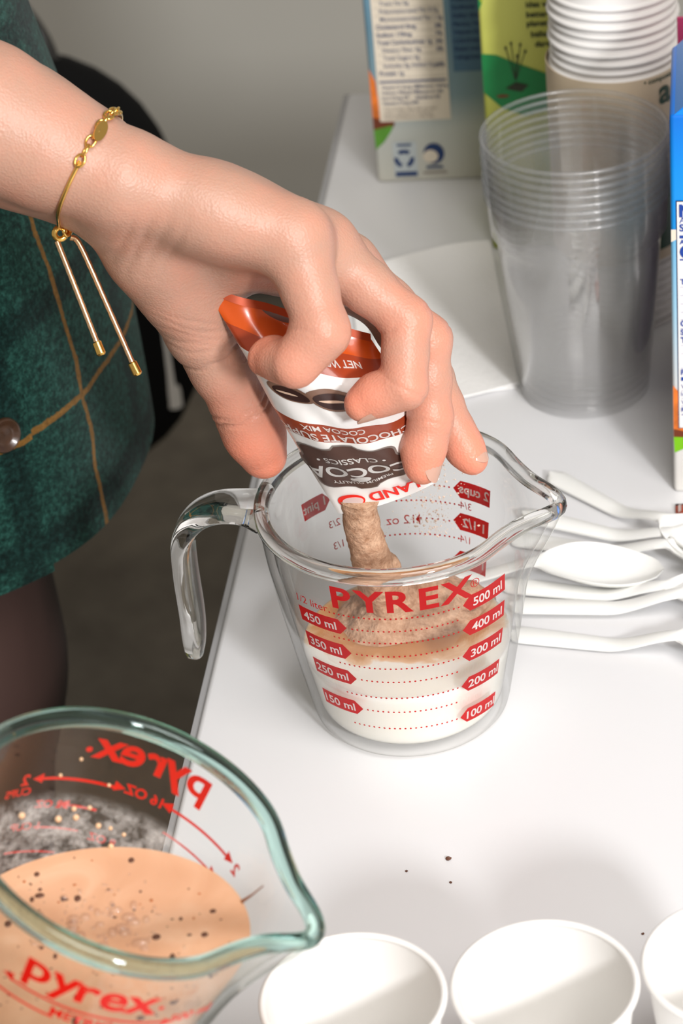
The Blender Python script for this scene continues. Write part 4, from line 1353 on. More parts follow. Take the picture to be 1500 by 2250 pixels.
for k in range(11):                      # cable links over the top of the wrist
    a = A0 + (A1 - A0) * k / 10
    p0, p1 = bp(a - .06, .0016), bp(a + .06, .0016)
    tn_ = (p1 - p0) / np.linalg.norm(p1 - p0); ot = (bp(a, .004) - bp(a, .0)); ot /= np.linalg.norm(ot)
    sd_ = np.cross(tn_, ot)
    axx = ot * (0.35 if k % 2 else 1) + sd_ * (1 if k % 2 else 0.2)
    V, Fs = torus_data(bp(a, .0019), axx, .0026, .00060, squash=0.72, up_=tn_)
    mesh('chain_link', V, Fs, M['gold'], brc)
V, Fs = [], []
cc = bp(0.52, .0030); ot = bp(0.52, .01) - bp(0.52, 0); ot /= np.linalg.norm(ot); tn_ = bp(.6, .003) - bp(.44, .003); tn_ /= np.linalg.norm(tn_); sd_ = np.cross(tn_, ot)
cc = cc + sd_ * (0.0012 if sd_[0] > 0 else -0.0012)
ot2 = ot + sd_ * (0.8 if sd_[0] > 0 else -.8); ot2 /= np.linalg.norm(ot2); sd2 = np.cross(tn_, ot2)
for lay in (0.0, 0.0005):
    for k in range(24):
        a = 2 * PI * k / 24
        V.append(cc + tn_ * .0050 * math.cos(a) + sd2 * .0027 * math.sin(a) + ot2 * lay)
Fs = [tuple(range(24))[::-1], tuple(range(24, 48))] + [(k, (k + 1) % 24, 24 + (k + 1) % 24, 24 + k) for k in range(24)]
mesh('oval_charm', V, Fs, M['gold'], brc, True, autosmooth=40)
tube('box_chain', [bp(A1 + (A2_ - A1) * k / 40, .0010) for k in range(41)], 0.00085, M['gold'], brc, seg=8)
tube('box_chain', [bp(A2_ + (2 * PI + A0 - A2_) * k / 40, .0010) for k in range(41)], 0.00085, M['gold'], brc, seg=8)
bd0 = bp(A2_ + 0.03, .0030)
V, Fs = torus_data(bd0, A3((0.35, -1.0, 0.25)), .0024, .00125, seg=24, cs=10)
mesh('slider_bead', V, Fs, M['gold'], brc)
V, Fs = torus_data(bd0 + A3((.0030, -.0008, .0012)), A3((0.8, -.7, 0.2)), .0019, .0008, seg=20, cs=8)
mesh('slider_bead', V, Fs, M['gold'], brc)
def drop(p0, p1, bend):
    p0, p1 = A3(p0), A3(p1)
    path = smooth_path([tuple(p0), tuple(lerp(p0, p1, .06) + bend), tuple(lerp(p0, p1, .5) + bend * .6), tuple(p1)], 12)
    V, Fs = tube_data(path, [0.00115 * (1 + 0.10 * (k % 2)) for k in range(len(path))], seg=10)
    o = mesh('chain_end', V, Fs, M['rose_gold'], brc)
    d = (p1 - p0) / np.linalg.norm(p1 - p0)
    V, Fs = tube_data([p1 - d * .001, p1 - d * .0006, p1 + d * .0042, p1 + d * .0050], [.0014, .0019, .0020, .0013], seg=14)
    mesh('end_cap', V, Fs, M['gold'], o, True, autosmooth=35)
drop(bd0 + A3((-.0016, -.001, -.003)), A3((-.1140, -.014, .2060)) + boff, A3((0, 0, 0)))
drop(bd0 + A3((.0040, -.001, -.002)), A3((-.1010, -.014, .1950)) + boff, A3((.0022, 0, 0)))

# ------------------------------------------------------------------ paper cups
def paper_cup(name, label, loc, rot=(0, 0, 0), group=None):
    e = empty(name, loc, rot)
    tag(e, label, 'paper cup', group)
    H, rt_, rb = 0.0765, 0.0318, 0.0235
    wall = [(rb - .0006, .0045), (rb - .0006, 0.0), (rb, 0.0), (rb + (rt_ - rb) * .5, H * .5), (rt_, H - .002), (rt_ - .0005, H - .002), (rb + (rt_ - rb) * .5 - .0005, H * .5), (rb - .0003, .005)]
    lathe('cup_wall', wall, M['cup_paper'], e, seg=64, close=True)
    lathe('cup_bottom', [(0.0002, .0045), (rb - .0004, .0045), (rb - .0004, .0052), (.0002, .0052)], M['cup_paper'], e, seg=48)
    lathe('rolled_rim', [(rt_ + .0005 + .0013 * math.cos(a), H - .0012 + .0013 * math.sin(a)) for a in [2 * PI * k / 12 for k in range(12)]], M['cup_paper'], e, seg=72, close=True, autosmooth=None)
    return e
G = 'white paper cups set out in a row'
pc = paper_cup('paper_cup', 'empty white paper cup right beside the tipped measuring cup spout', (-.0363, -.2669, 0), group=G)
copy_thing(pc, (.0315, -.2701, 0), (0, 0, .7), 'empty white paper cup in the middle of the front row', G)
copy_thing(pc, (.0995, -.2690, 0), (0, 0, 1.9), 'empty white paper cup cut off by the right picture edge', G)
SG = 'stack of upside-down paper cups'
SX, SY = .1405, .3345
for k in range(38):
    copy_thing(pc, (SX + .0006 * math.sin(k * 2.1), SY + .0005 * math.cos(k * 1.7), .0765 + k * .0050), (PI, 0, k * .37), 'white paper cup in the tall upside-down stack behind the clear cups', SG)
# wrapper around the stack
wr = empty('cup_wrapper', (SX, SY, .042))
tag(wr, 'cream printed wrapper band around the tall paper cup stack', 'wrapper')
lathe('band', [(.0352, 0), (.0352, .106), (.0356, .106), (.0356, 0)], pmat('cream_wrapper_paper', lin(214, 196, 168), 0.45), wr, seg=64, close=True)
def on_band(ph, zc, r=.0358):
    return lambda x, y: (r * math.cos(ph + x / r), r * math.sin(ph + x / r), zc + y)
M['deep_green'] = pmat('deep_green_print', lin(0, 58, 38), 0.5)
wrap('lettering', text2d('ac', 0.019, 0.03, cut=.003), on_band(R_(-46), .094), M['deep_green'], wr)
wrap('lettering', text2d('• compostable cups •', 0.0040, 0.02, cut=.003), on_band(R_(-46), .1035), M['deep_green'], wr)
wrap('green_block', strip2d([(-.017, -.020), (.017, -.020), (.017, .020), (-.017, .020)], .003), on_band(R_(-38), .026), M['deep_green'], wr)

# ------------------------------------------------------------------ clear plastic cups
def clear_cup(name, label, loc, group):
    e = empty(name, loc)
    tag(e, label, 'plastic cup', group)
    prof = [(.0005, .0035), (.027, .0035), (.0295, .001), (.0318, 0.0), (.0330, .0012), (.0333, .004), (.0352, .025), (.0356, .0255), (.0384, .058), (.0406, .082), (.0414, .0905), (.0432, .0935), (.0443, .0955), (.0450, .106), (.0455, .1155)]
    lathe('cup_body', prof, M['pet'], e, seg=96, autosmooth=45)
    lathe('rolled_rim', [(.0458 + .0013 * math.cos(a), .1166 + .0011 * math.sin(a)) for a in [2 * PI * k / 10 for k in range(10)]], M['pet_rim'], e, seg=96, close=True, autosmooth=None)
    return e
M['pet_rim'] = thin_glass('clear_pet_rim', (0.96, 0.965, 0.97), (0.72, 0.75, 0.78), ior=1.4, rough=0.08, power=1.8, haze=0.12)
CG = 'nested clear plastic cups'
KX, KY = .1096, .2523
cc0 = clear_cup('clear_cup', 'lowest clear plastic cup standing on the table under the nested stack', (KX, KY, 0.0002), CG)
for k in range(1, 8):
    lb = {7: 'topmost clear plastic cup of the nested stack', 6: 'clear plastic cup second from the top of the nested stack', 5: 'clear plastic cup third from the top of the nested stack', 4: 'clear plastic cup fourth from the top of the nested stack', 3: 'clear plastic cup fourth from the bottom of the nested stack', 2: 'clear plastic cup third from the bottom of the nested stack', 1: 'clear plastic cup second from the bottom of the nested stack'}[k]
    copy_thing(cc0, (KX + .0002 * math.sin(k * 2.4), KY + .0002 * math.cos(k * 1.3), .0002 + k * .0043), (0, 0, k * 0.9), lb, CG)

# ------------------------------------------------------------------ cartons
def carton(name, label, base, ang, w, d, h, mats, gable=0.04, ridge_back=False):
    e = empty(name, (base[0], base[1], 0), (0, 0, ang))
    tag(e, label, 'carton')
    box('body', (w, d, h), mats['body'], e, (w / 2, d / 2, h / 2), bevel=0.0022, seg=3)
    V = [(.001, .001, h - .001), (w - .001, .001, h - .001), (w - .001, d - .001, h - .001), (.001, d - .001, h - .001), (.001, d / 2 - .0012, h + gable), (w - .001, d / 2 - .0012, h + gable), (w - .001, d / 2 + .0012, h + gable), (.001, d / 2 + .0012, h + gable), (.014, d / 2, h + gable * .75), (w - .014, d / 2, h + gable * .75)]
    Fs = [(0, 1, 5, 4), (2, 3, 7, 6), (4, 5, 6, 7), (0, 4, 8), (0, 8, 3), (3, 8, 7), (4, 7, 8), (1, 9, 5), (1, 2, 9), (2, 6, 9), (5, 9, 6)]
    if ridge_back:      # ridge runs away from the camera instead of across
        V = [(y / d * w, d - x / w * d, z) for x, y, z in V]
        mesh('gable_top', V, Fs, mats['top'], e, False)
        box('top_fin', (.0024, d - .002, .016), mats['top'], e, (w / 2, d / 2, h + gable + .008), bevel=.0005)
        lathe('screw_cap', [(.0002, .012), (.0125, .012), (.0135, .010), (.0135, 0), (.0002, 0)], mats['cap'], e, seg=32, loc=(w * .76, d * .5, h + gable * .5), rot=(0, math.atan2(gable, w / 2), 0))
        return e
    mesh('gable_top', V, Fs, mats['top'], e, False)
    box('top_fin', (w - .002, .0024, .016), mats['top'], e, (w / 2, d / 2, h + gable + .008), bevel=.0005)
    lathe('screw_cap', [(.0002, .012), (.0125, .012), (.0135, .010), (.0135, 0), (.0002, 0)], mats['cap'], e, seg=32, loc=(w / 2, d * .24, h + gable * .5), rot=(math.atan2(gable, d / 2), 0, 0))
    return e
def face(e, off=0.0004):
    return lambda x, z: (x, -off, z)
def rect(x0, x1, z0, z1): return [(x0, z0), (x1, z0), (x1, z1), (x0, z1)], [[0, 1, 2, 3]]
def ftext(e, s, x, z, size, mat, off=.0009, bold=0.01, left=True, par=None):
    V, Fs = text2d(s, size, bold)
    if left:
        x0 = min(v[0] for v in V); V = [(v[0] - x0, v[1]) for v in V]
    return wrap('lettering', ([(a + x, b + z) for a, b in V], Fs), face(e, off), mat, par or e)
def grad_mat(name, stops, h, rough=0.4):
    mt, nt, N, L, p = nodes(name)
    tc = N.new('ShaderNodeTexCoord'); sp_ = N.new('ShaderNodeSeparateXYZ'); L.new(tc.outputs['Object'], sp_.inputs[0])
    mr = N.new('ShaderNodeMapRange'); mr.inputs[1].default_value = -h / 2; mr.inputs[2].default_value = h / 2
    L.new(sp_.outputs[2], mr.inputs[0])
    r = ramp(N, [(z / h, c_) for z, c_ in stops]); L.new(mr.outputs[0], r.inputs[0]); L.new(r.outputs[0], p.inputs['Base Color'])
    p.inputs['Roughness'].default_value = rough
    return mt
navy = pmat('navy_print', lin(18, 52, 104), 0.5)
panel_w = pmat('cream_panel_print', lin(226, 214, 196), 0.5)
orange_p = pmat('orange_nut_print', lin(214, 112, 36), 0.45, noise=0.25, nscale=160)
brown_p = pmat('brown_nut_print', lin(110, 48, 20), 0.45)
leaf_p = pmat('leaf_green_print', lin(88, 150, 44), 0.45, noise=0.15, nscale=120)
rule_p = pmat('grey_rule_print', lin(150, 140, 130), 0.5)
CA = math.atan2(-.0076, .0585)
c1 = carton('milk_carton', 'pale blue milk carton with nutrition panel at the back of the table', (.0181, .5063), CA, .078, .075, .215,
    dict(body=grad_mat('pale_blue_carton', [(0, lin(206, 204, 192)), (.034, lin(196, 200, 194)), (.055, lin(132, 156, 164)), (.10, lin(104, 140, 158)), (.17, lin(120, 168, 196)), (.215, lin(140, 190, 220))], .215), top=pmat('carton_top_blue', lin(120, 170, 200), 0.4), cap=M['plastic']))  # body ramp: printed blue gradient with some shading mixed into its colours
np1 = wrap('nutrition_panel', rect(.0045, .0460, .0400, .205), face(c1, .0004), panel_w, c1)
wrap('text_column', rect(.0495, .0770, .0700, .205), face(c1, .0004), pmat('blue_column_print', lin(74, 112, 140), 0.5), c1)
rowsN = [('Protein 1g', ''), ('Includes 0g Added Sugars', '0%'), ('Total Sugars 0g', ''), ('Dietary Fiber 0g', '0%'), ('Total Carbohydrate 1g', '0%'), ('Sodium 170mg', '7%'), ('Cholesterol 0mg', '0%'), ('Monounsaturated Fat 1.5g', ''), ('Polyunsaturated Fat 0.5g', ''), ('Trans Fat 0g', ''), ('Saturated Fat 0g', '0%'), ('Total Fat 2.5g', '3%')]
wrap('rule', rect(.0058, .0447, .0648, .0660), face(c1, .0007), navy, np1)
for i, (s, pct) in enumerate(rowsN):
    z = .0705 + i * .00485
    ind = .0065 + (.0028 if i in (1, 2, 3, 7, 8, 9, 10) else 0)
    ftext(c1, s, ind, z, .0034, navy, bold=.02 if i in (0, 4, 5, 6, 11) else .005, par=np1)
    if pct: ftext(c1, pct, .0405, z, .0034, navy, bold=.02, par=np1)
    wrap('rule', rect(.0058, .0447, z - .00255, z - .00235), face(c1, .0006), rule_p, np1)
for i, s in enumerate(['Vitamin D 2mcg 10%', 'Calcium 450mg 35%', 'Iron 0.5mg 2%', 'Vitamin E 3mg 20%']):
    ftext(c1, s, .0068, .0618 - i * .0034, .0027, navy, par=np1); 
    ftext(c1, ['Potassium 160mg', 'Vitamin A 10%', 'Riboflavin 4%', ''][i] or '-', .0265, .0618 - i * .0034, .0027, navy, par=np1)
for i in range(3): ftext(c1, ['*The % Daily Value tells you how', 'much a nutrient in a serving of', 'food contributes to a daily diet.'][i], .0072, .0478 - i * .0026, .0023, rule_p, par=np1)
ink = ['INGREDIENTS: Almondmilk', '(Filtered Water, Almonds),', 'Cane Sugar, Calcium', 'Carbonate, Sea Salt,', 'Potassium Citrate,', 'Sunflower Lecithin,', 'Gellan Gum, Natural', 'Flavors, Vitamin A,', 'Vitamin D2, Vitamin E.', 'CONTAINS ALMONDS.', 'Shake well. Keep', 'refrigerated.']
for i, s in enumerate(ink): ftext(c1, s, .0508, .136 - i * .0052, .0034, navy, bold=.02)
def blob(e, cx, cz, rx, rz, mat, off=.0005, name='printed_shape', n=20, sq=2.0):
    return wrap(name, ([(cx + superell(rx, rz, 2 * PI * k / n, sq)[0], cz + superell(rx, rz, 2 * PI * k / n, sq)[1]) for k in range(n)], [list(range(n))]), face(e, off), mat, e)
def half_poly(e, pts, mat, off, name='printed_shape'):
    return wrap(name, (pts, [list(range(len(pts)))]), face(e, off), mat, e)
half_poly(c1, [(0.0002, .040), (.012, .038), (.012, .043), (.0045, .050), (.0035, .066), (.0002, .074)], orange_p, .0003)
half_poly(c1, [(0.0002, .034), (.012, .036), (.013, .0395), (.0002, .043)], brown_p, .00035)
half_poly(c1, [(0.0006, .022), (.006, .027), (.011, .0345), (.0115, .0375), (.0002, .035)], leaf_p, .0004)
# recycling label and round emblem
rb_ = wrap('recycling_label', rect(.0105, .0245, .0035, .0265), face(c1, .0004), pmat('pale_label_print', lin(190, 198, 200), 0.5), c1)
for k in range(3):
    a = k * 2 * PI / 3 + PI / 2
    pts = []
    for j in range(7): pts.append((.0168 + .0060 * math.cos(a + j * .23 - .7), .0155 + .0060 * math.sin(a + j * .23 - .7)))
    for j in range(6, -1, -1): pts.append((.0168 + .0034 * math.cos(a + j * .23 - .7), .0155 + .0034 * math.sin(a + j * .23 - .7)))
    wrap('recycling_arrow', (pts, [list(range(14))]), face(c1, .0007), navy, rb_)
wrap('label_bar', rect(.0112, .0240, .0040, .0070), face(c1, .0007), navy, rb_); wrap('label_bar', rect(.0130, .0215, .0238, .0252), face(c1, .0007), navy, rb_)
em = blob(c1, .0345, .0180, .0062, .0068, navy, .0004, 'round_emblem')
wrap('emblem_shape', ([(.0325 + .0045 * math.cos(2 * PI * k / 16), .0165 + .0042 * math.sin(2 * PI * k / 16)) for k in range(16)], [list(range(16))]), face(c1, .0007), panel_w, em)
wrap('emblem_bar', rect(.0295, .0395, .0085, .0100), face(c1, .0005), navy, em); wrap('emblem_bar', rect(.0275, .0415, .0050, .0064), face(c1, .0005), rule_p, em)

c2 = carton('milk_carton', 'lime green milk carton with leaf artwork beside the paper cup stack', (.0772, .4095), CA, .074, .070, .235,
    dict(body=grad_mat('lime_green_carton', [(0, lin(150, 160, 40)), (.05, lin(170, 178, 62)), (.13, lin(196, 200, 96)), (.235, lin(206, 206, 120))], .235), top=M['cup_paper'], cap=M['plastic']))
green_p = pmat('meadow_green_print', lin(8, 124, 62), 0.45, noise=0.1, nscale=60)
half_poly(c2, [(.0002, .098), (.010, .088), (.022, .083), (.040, .087), (.0738, .094), (.0738, .103), (.050, .105), (.034, .108), (.018, .115), (.008, .120), (.0002, .121)], green_p, .0004, 'green_hill')
half_poly(c2, [(.0002, .147), (.006, .158), (.013, .164), (.024, .1675), (.0738, .1675), (.0738, .2345), (.0002, .2345)], pmat('cream_sky_print', lin(226, 216, 200), 0.45), .0003, 'cream_sky')
bl = half_poly(c2, [(.0002, .146), (.003, .153), (.009, .162), (.018, .167), (.030, .1695), (.020, .174), (.008, .176), (.0002, .175)], green_p, .0006, 'tree_crown')
for k in range(70):
    a, b = rng.random(), rng.random()
    px, pz = .0008 + .020 * a, .151 + .024 * b
    if pz < .149 + px * 0.85 or pz > .1745 - px * .12: continue
    wrap('yellow_dot', ([(px + .00055 * math.cos(j * PI / 3), pz + .00055 * math.sin(j * PI / 3)) for j in range(6)], [list(range(6))]), face(c2, .0009), pmat('yellow_dot_print', lin(206, 206, 40), 0.45) if k == 0 else bpy.data.materials['yellow_dot_print'] if 'yellow_dot_print' in bpy.data.materials else pmat('yellow_dot_print', lin(206, 206, 40), 0.45), bl)
for i, s in enumerate(['Our founding', 'idea was to make', 'better for the', 'planet. We still', 'believe it. So', 'dare to.']):
    ftext(c2, s, .0255 + (.002 if i == 4 else .004 if i == 5 else 0.0), .1545 - i * .0058, .0046, pmat('dark_olive_text', lin(34, 44, 20), 0.5) if i == 0 else bpy.data.materials['dark_olive_text'], bold=.03)
dk = bpy.data.materials['dark_olive_text']
for (x1, z1) in ((.0135, .1240), (.0165, .1265), (.0215, .1255), (.0240, .1215), (.0195, .119)):
    x0, z0 = .0180, .1045
    n_ = np.array([z1 - z0, -(x1 - x0)]); n_ = n_ / np.linalg.norm(n_) * .00025
    half_poly(c2, [(x0 - n_[0], z0 - n_[1]), (x1 - n_[0], z1 - n_[1]), (x1 + n_[0], z1 + n_[1]), (x0 + n_[0], z0 + n_[1])], dk, .0008, 'sprout_stem')
    blob(c2, x1, z1, .0008, .0010, dk, .0009, 'sprout_bud', 8)
half_poly(c2, [(.012, .1000), (.018, .1035), (.025, .1015), (.021, .0975), (.0165, .0985)], dk, .0007, 'sprout_base')
blob(c2, .0105, .0955, .0035, .0009, brown_p, .0008, 'seed', 10)

B3 = (.1395, .1450)
c3 = carton('milk_carton', 'bright blue milk carton with white nutrition panel at the right picture edge', B3, R_(-3), .095, .075, .2035,
    dict(body=grad_mat('bright_blue_carton', [(0, lin(226, 224, 218)), (.06, lin(224, 226, 226)), (.10, lin(168, 214, 238)), (.142, lin(112, 190, 236)), (.1435, lin(26, 150, 232)), (.175, lin(0, 138, 228)), (.2035, lin(0, 112, 212))], .2035), top=pmat('carton_top_bright_blue', lin(0, 128, 222), 0.3), cap=M['plastic']), ridge_back=True)
c3.rotation_euler = (0, R_(0.5), R_(-9.5))
half_poly(c3, [(.0002, .139), (.0030, .1405), (.006, .143), (.006, .1455), (.0002, .1455)], panel_w, .0003, 'splash')
half_poly(c3, [(.0002, .0365), (.012, .0335), (.012, .041), (.005, .055), (.0002, .0615)], orange_p, .0003, 'nut_picture')
half_poly(c3, [(.0002, .031), (.012, .029), (.012, .034), (.0002, .037)], brown_p, .00035, 'nut_picture')
half_poly(c3, [(.0006, .0235), (.006, .0262), (.012, .029), (.012, .032), (.0002, .0325)], pmat('bright_leaf_print', lin(120, 190, 20), 0.4), .0004, 'leaf_picture')
wrap('panel_border', rect(.0025, .0800, .0375, .1605), face(c3, .0004), navy, c3)
np3 = wrap('nutrition_panel', rect(.0030, .0795, .0380, .1600), face(c3, .0007), M['paper'], c3)
blue_t = pmat('blue_panel_text', lin(0, 58, 150), 0.45)
for s, z, sz, bo in [('Nutrition Facts', .1555, .0085, .05), ('About 8 servings per container', .1502, .0046, 0), ('Serving size  1 cup (240mL)', .1462, .0052, .03), ('Amount per serving', .1390, .0034, .03), ('Calories 60', .1343, .0098, .04), ('Total Fat 2.5g', .1180, .0040, .03), ('Cholesterol 0mg', .0955, .0046, .03), ('Sodium 170mg', .0908, .0042, .03), ('Total Carbohydrate 8g', .0864, .0042, .03), ('Protein 1g', .0688, .0042, .03), ('Vitamin D 2mcg 10%', .0610, .0034, 0), ('Iron 0.5mg 2%', .0568, .0034, 0), ('Vitamin A 10%', .0526, .0034, 0), ('Riboflavin 4%', .0484, .0034, .02)]:
    ftext(c3, s, .0040, z, sz, blue_t, bold=bo, par=np3, off=.0011)
for z, t in [(.1420, .0016), (.1300, .0008), (.1155, .0002), (.1110, .0002), (.1065, .0002), (.1020, .0002), (.0980, .0002), (.0932, .0002), (.0886, .0002), (.0840, .0002), (.0795, .0002), (.0715, .0002), (.0655, .0022), (.0590, .0002), (.0547, .0002), (.0505, .0002), (.0455, .0005)]:
    wrap('rule', rect(.0040, .0780, z - t / 2, z + t / 2), face(c3, .0010), blue_t, np3)
c4 = carton('milk_carton', 'pink and purple carton peeking out behind the bright blue carton', (.1575, .236), R_(-9), .075, .06, .160,
    dict(body=pmat('purple_grey_carton', lin(122, 110, 140), 0.45), top=pmat('pink_carton_top', lin(196, 60, 110), 0.4), cap=M['plastic']), gable=.02)
wrap('pink_band', rect(.0003, .0745, .150, .1598), face(c4, .0004), pmat('pink_band_print', lin(196, 60, 110), 0.4), c4)

# ------------------------------------------------------------------ napkins
def napkin(name, label, cs, z, lift, seed):
    A_, B_, C_, D_ = [np.array(p) for p in cs]
    n = 26
    V, Fs = [], []
    for lay in (0, 1):
        for i in range(n + 1):
            for k in range(n + 1):
                u, v = i / n, k / n
                q = (A_ * (1 - u) + D_ * u) * (1 - v) + (B_ * (1 - u) + C_ * u) * v
                bow = 0.004 * math.sin(PI * u) * v ** 3
                zz = z + lift * v ** 3 * (0.6 + 0.4 * math.sin(2.2 * u + seed)) + 0.0003 * math.sin(9 * u + 5 * v + seed)
                V.append((q[0], q[1] + bow, max(zz, z - .0001) + (0 if lay else .0011)))
    m_ = (n + 1) ** 2
    for i in range(n):
        for k in range(n):
            q = i * (n + 1) + k
            Fs.append((q, q + 1, q + n + 2, q + n + 1)); Fs.append((m_ + q, m_ + q + n + 1, m_ + q + n + 2, m_ + q + 1))
    loop = list(range(n + 1)) + [i * (n + 1) + n for i in range(1, n + 1)] + [n * (n + 1) + k for k in range(n - 1, -1, -1)] + [i * (n + 1) for i in range(n - 1, 0, -1)]
    for k in range(len(loop)):
        a, b = loop[k], loop[(k + 1) % len(loop)]; Fs.append((a, a + m_, b + m_, b))
    bm = bmesh.new(); vs = [bm.verts.new(v) for v in V]
    for f in Fs: bm.faces.new([vs[i] for i in f])
    return tag(from_bm(name, bm, M['napkin'], None, True, autosmooth=50), label, 'napkin', 'paper napkins behind the measuring cup')
napkin('paper_napkin', 'lower of two white paper napkins lying behind the measuring cup', [(.0745, .2565), (.0765, .3990), (-.0050, .3960), (-.0060, .2500)], .0003, .001, 0)
napkin('paper_napkin', 'upper white paper napkin with a curled far edge beside the clear cups', [(.0755, .2580), (.0752, .4040), (.0020, .3900), (.0050, .2400)], .0016, .007, 1.1)

# ------------------------------------------------------------------ plastic spoons
def spoon_mesh():
    n, mcr = 46, 12
    L, HB = 0.138, 0.080
    V, Fs = [], []
    for lay in (0, 1):
        for i in range(n + 1):
            x = L * i / n
            if x < HB:
                w = 0.0058 - 0.0024 * (x / HB) ** 1.2
                if x < .006: w *= math.sqrt(max(.05, 1 - (1 - x / .006) ** 2))
                dep = 0.0; arch = 0.0012
                zc = 0.0022 + 0.010 * float(sstep(.045, .082, x)) - .0035 * float(sstep(.09, .13, x))
            else:
                s = (x - HB) / (L - HB)
                w = 0.0034 + 0.0128 * math.sin(PI * min(1, s * 1.02)) ** .62 * (1 if s < .98 else .4)
                if s > .93: w *= math.sqrt(max(.03, 1 - ((s - .93) / .07) ** 2))
                dep = 0.0085 * math.sin(PI * s) ** .75; arch = 0.0012 * (1 - min(1, s * 4))
                zc = 0.0122 - .0012 * s
                zc = zc - .0035 * float(sstep(.09, .13, x))
            for k in range(mcr + 1):
                u = -1 + 2 * k / mcr
                z = zc - dep * (1 - u * u) - arch * u * u + (0 if lay else .0012)
                V.append((x, w * u, z))
    m_ = (n + 1) * (mcr + 1)
    for i in range(n):
        for k in range(mcr):
            q = i * (mcr + 1) + k
            Fs.append((q, q + mcr + 1, q + mcr + 2, q + 1)); Fs.append((m_ + q, m_ + q + 1, m_ + q + mcr + 2, m_ + q + mcr + 1))
    loop = list(range(mcr + 1)) + [i * (mcr + 1) + mcr for i in range(1, n + 1)] + [n * (mcr + 1) + k for k in range(mcr - 1, -1, -1)] + [i * (mcr + 1) for i in range(n - 1, 0, -1)]
    for k in range(len(loop)):
        a, b = loop[k], loop[(k + 1) % len(loop)]; Fs.append((a, b, b + m_, a + m_))
    bm = bmesh.new(); vs = [bm.verts.new(v) for v in V]
    for f in Fs: bm.faces.new([vs[i] for i in f])
    bmesh.ops.recalc_face_normals(bm, faces=bm.faces)
    me = bpy.data.meshes.new('plastic_spoon'); bm.to_mesh(me); bm.free()
    me.polygons.foreach_set('use_smooth', [True] * len(me.polygons)); me.set_sharp_from_angle(angle=R_(60))
    return me
SM = spoon_mesh(); SM.materials.append(M['plastic'])
SPG = 'white plastic spoons right of the measuring cup'
for (x, y, z, hd, rx, ry, lb) in [
    (.0815, .1685, .0010, -53, 0, 0, 'white plastic spoon farthest back, slanting toward the blue carton'),
    (.0640, .1330, .0030, -31, 0, 1, 'white plastic spoon second from the back, handle behind the cup spout'),
    (.0560, .1170, .0006, -24, 0, 0, 'white plastic spoon third from the back, partly under a large bowl'),
    (-.0120, .0955, .0020, -12, 0, 0, 'white plastic spoon whose bowl lies beside the measuring cup, handle behind the glass'),
    (.0480, .0790, .0008, -20.5, 0, 0, 'white plastic spoon just in front of the bowl-left spoon'),
    (.0500, .0585, .0030, -12, 0, .5, 'white plastic spoon second from the front, handle almost level'),
    (.0475, .0400, .0006, -20.5, 0, 0, 'white plastic spoon nearest the camera beside the measuring cup')]:
    o = bpy.data.objects.new('plastic_spoon', SM); COL.objects.link(o)
    o.location = (x, y, z + T); o.rotation_euler = (R_(rx), R_(ry), R_(hd))
    tag(o, lb, 'spoon', SPG)

# ------------------------------------------------------------------ small cocoa packet lying at the right edge
p2 = empty('cocoa_packet', (.1365, .1195, 0), (0, 0, R_(-8)))
tag(p2, 'rust brown cocoa packet lying flat at the right picture edge', 'packet')
V, Fs = [], []
for lay in (0, 1):
    for i in range(13):
        for k in range(9):
            u, v = i / 12, k / 8
            b = .0035 * (math.sin(PI * u) * math.sin(PI * v)) ** .5
            V.append((u * .09, v * .012 + (v - .5) * .004, .0012 + (b if lay else -b * .25)))
for i in range(12):
    for k in range(8):
        q = i * 9 + k
        Fs.append((q, q + 9, q + 10, q + 1)); Fs.append((117 + q, 117 + q + 1, 117 + q + 10, 117 + q + 9))
loop = list(range(9)) + [i * 9 + 8 for i in range(1, 13)] + [108 + k for k in range(7, -1, -1)] + [i * 9 for i in range(11, 0, -1)]
for k in range(len(loop)):
    a, b = loop[k], loop[(k + 1) % len(loop)]; Fs.append((a, b, b + 117, a + 117))
bm = bmesh.new(); vs = [bm.verts.new(v) for v in V]
for f in Fs: bm.faces.new([vs[i] for i in f])
from_bm('pouch', bm, pmat('rust_brown_foil', lin(158, 62, 34), 0.3), p2)
mesh('white_patch', [(.0012, .0030, .0036), (.0026, .0030, .0044), (.0026, .0092, .0044), (.0012, .0092, .0036)], [(0, 1, 2, 3)], M['white_print'], p2, False)

# ------------------------------------------------------------------ crumbs on the table
for k, (x, y, s, lb) in enumerate([(.0066, -.110, .0011, 'brown cocoa crumb on the table in front of the measuring cup, the larger one'), (.0062, -.1248, .0006, 'dark cocoa crumb on the table just nearer than the larger crumb'), (-.0113, -.115, .0006, 'faint cocoa crumb on the table left of the larger crumb'), (.0792, -.1671, .0006, 'dark cocoa crumb on the table between the middle and right paper cups')]):
    bm = bmesh.new(); bmesh.ops.create_icosphere(bm, subdivisions=2, radius=s)
    for v in bm.verts: v.co *= 0.7 + 0.6 * rng.random(); v.co.z *= .6
    tag(from_bm('cocoa_crumb', bm, M['speck'], None, False, (x, y, s * .45)), lb, 'crumb', 'cocoa crumbs on the table')

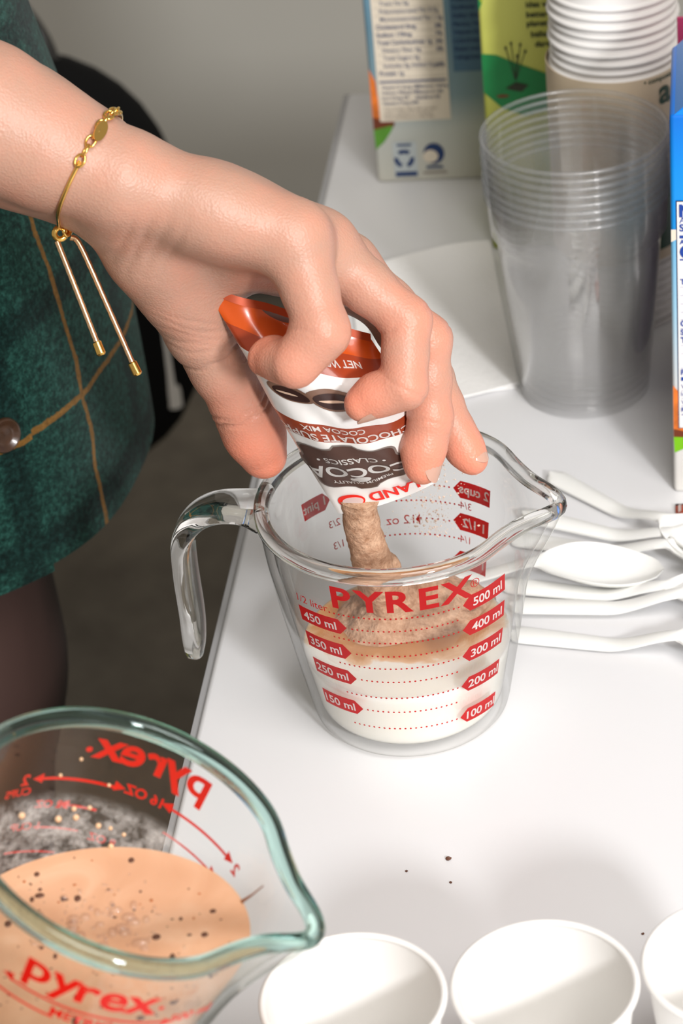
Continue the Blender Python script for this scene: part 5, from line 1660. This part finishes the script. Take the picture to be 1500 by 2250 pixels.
# ------------------------------------------------------------------ chair in the background
ch = empty('black_chair', (-.31, .80, -T))
tag(ch, 'black upholstered chair standing behind the person in front of the wall', 'chair')
def cl(x, y, z): return (x + .31, y - .80, z + T)
def rounded_slab(name, cx, cy, cz, w, h, th, rad, mat, bend=0.0, tilt=0.0):
    pts = []
    for q, (sx_, sz_) in enumerate(((1, 1), (-1, 1), (-1, -1), (1, -1))):
        for k in range(9):
            a = q * PI / 2 + k * PI / 16
            pts.append((sx_ * (w / 2 - rad) + rad * math.cos(a), sz_ * (h / 2 - rad) + rad * math.sin(a)))
    bm = bmesh.new()
    rings = []
    for sc, yy in ((.0, -th * .55), (.5, -th * .55), (.90, -th * .48), (.98, -th * .25), (1.0, 0), (.98, th * .25), (.90, th * .48), (.5, th * .55), (0., th * .55)):
        rings.append([bm.verts.new((cx + x * max(sc, .02), cy + yy + bend * (x * sc) ** 2, cz + z * max(sc, .02))) for x, z in pts])
    n = len(pts)
    for a, b in zip(rings, rings[1:]):
        for k in range(n): bm.faces.new((a[k], a[(k + 1) % n], b[(k + 1) % n], b[k]))
    return from_bm(name, bm, mat, ch, True, autosmooth=None)
rounded_slab('backrest', 0.02, 0.10, T - .245, .345, .355, .07, .11, M['black_fabric'], bend=-.5)
o = rounded_slab('seat', 0, 0, 0, .36, .36, .06, .09, M['black_fabric'])
o.rotation_euler = (PI / 2, 0, 0); o.location = (-.03, .34, .41)
lathe('pedestal', [(.0005, .0), (.12, .0), (.12, .008), (.03, .022), (.022, .06), (.020, .38), (.05, .385), (.0005, .385)], M['black_plastic'], ch, seg=40, loc=(-.15, .32, 0))
ps = pmat('satin_steel_post', (0.75, 0.73, 0.68), 0.4, metal=0.3)
for px_ in (-.1415, -.440):
    tube('back_post', [cl(px_, .86, -.18), cl(px_, .86, -.30), cl(px_, .86, -.352)], .0058, ps, ch, seg=14)
tube('back_strap', smooth_path([cl(-.262, .93, -.055), cl(-.245, .92, -.020), cl(-.222, .91, -.030), cl(-.203, .90, -.060), cl(-.197, .90, -.095)], 6), .0065, M['black_plastic'], ch, seg=12)
tube('seat_bracket', smooth_path([cl(-.29, .93, -.38), cl(-.31, 1.00, -.37), cl(-.40, 1.12, -.355)], 5), .014, M['black_plastic'], ch, seg=12)
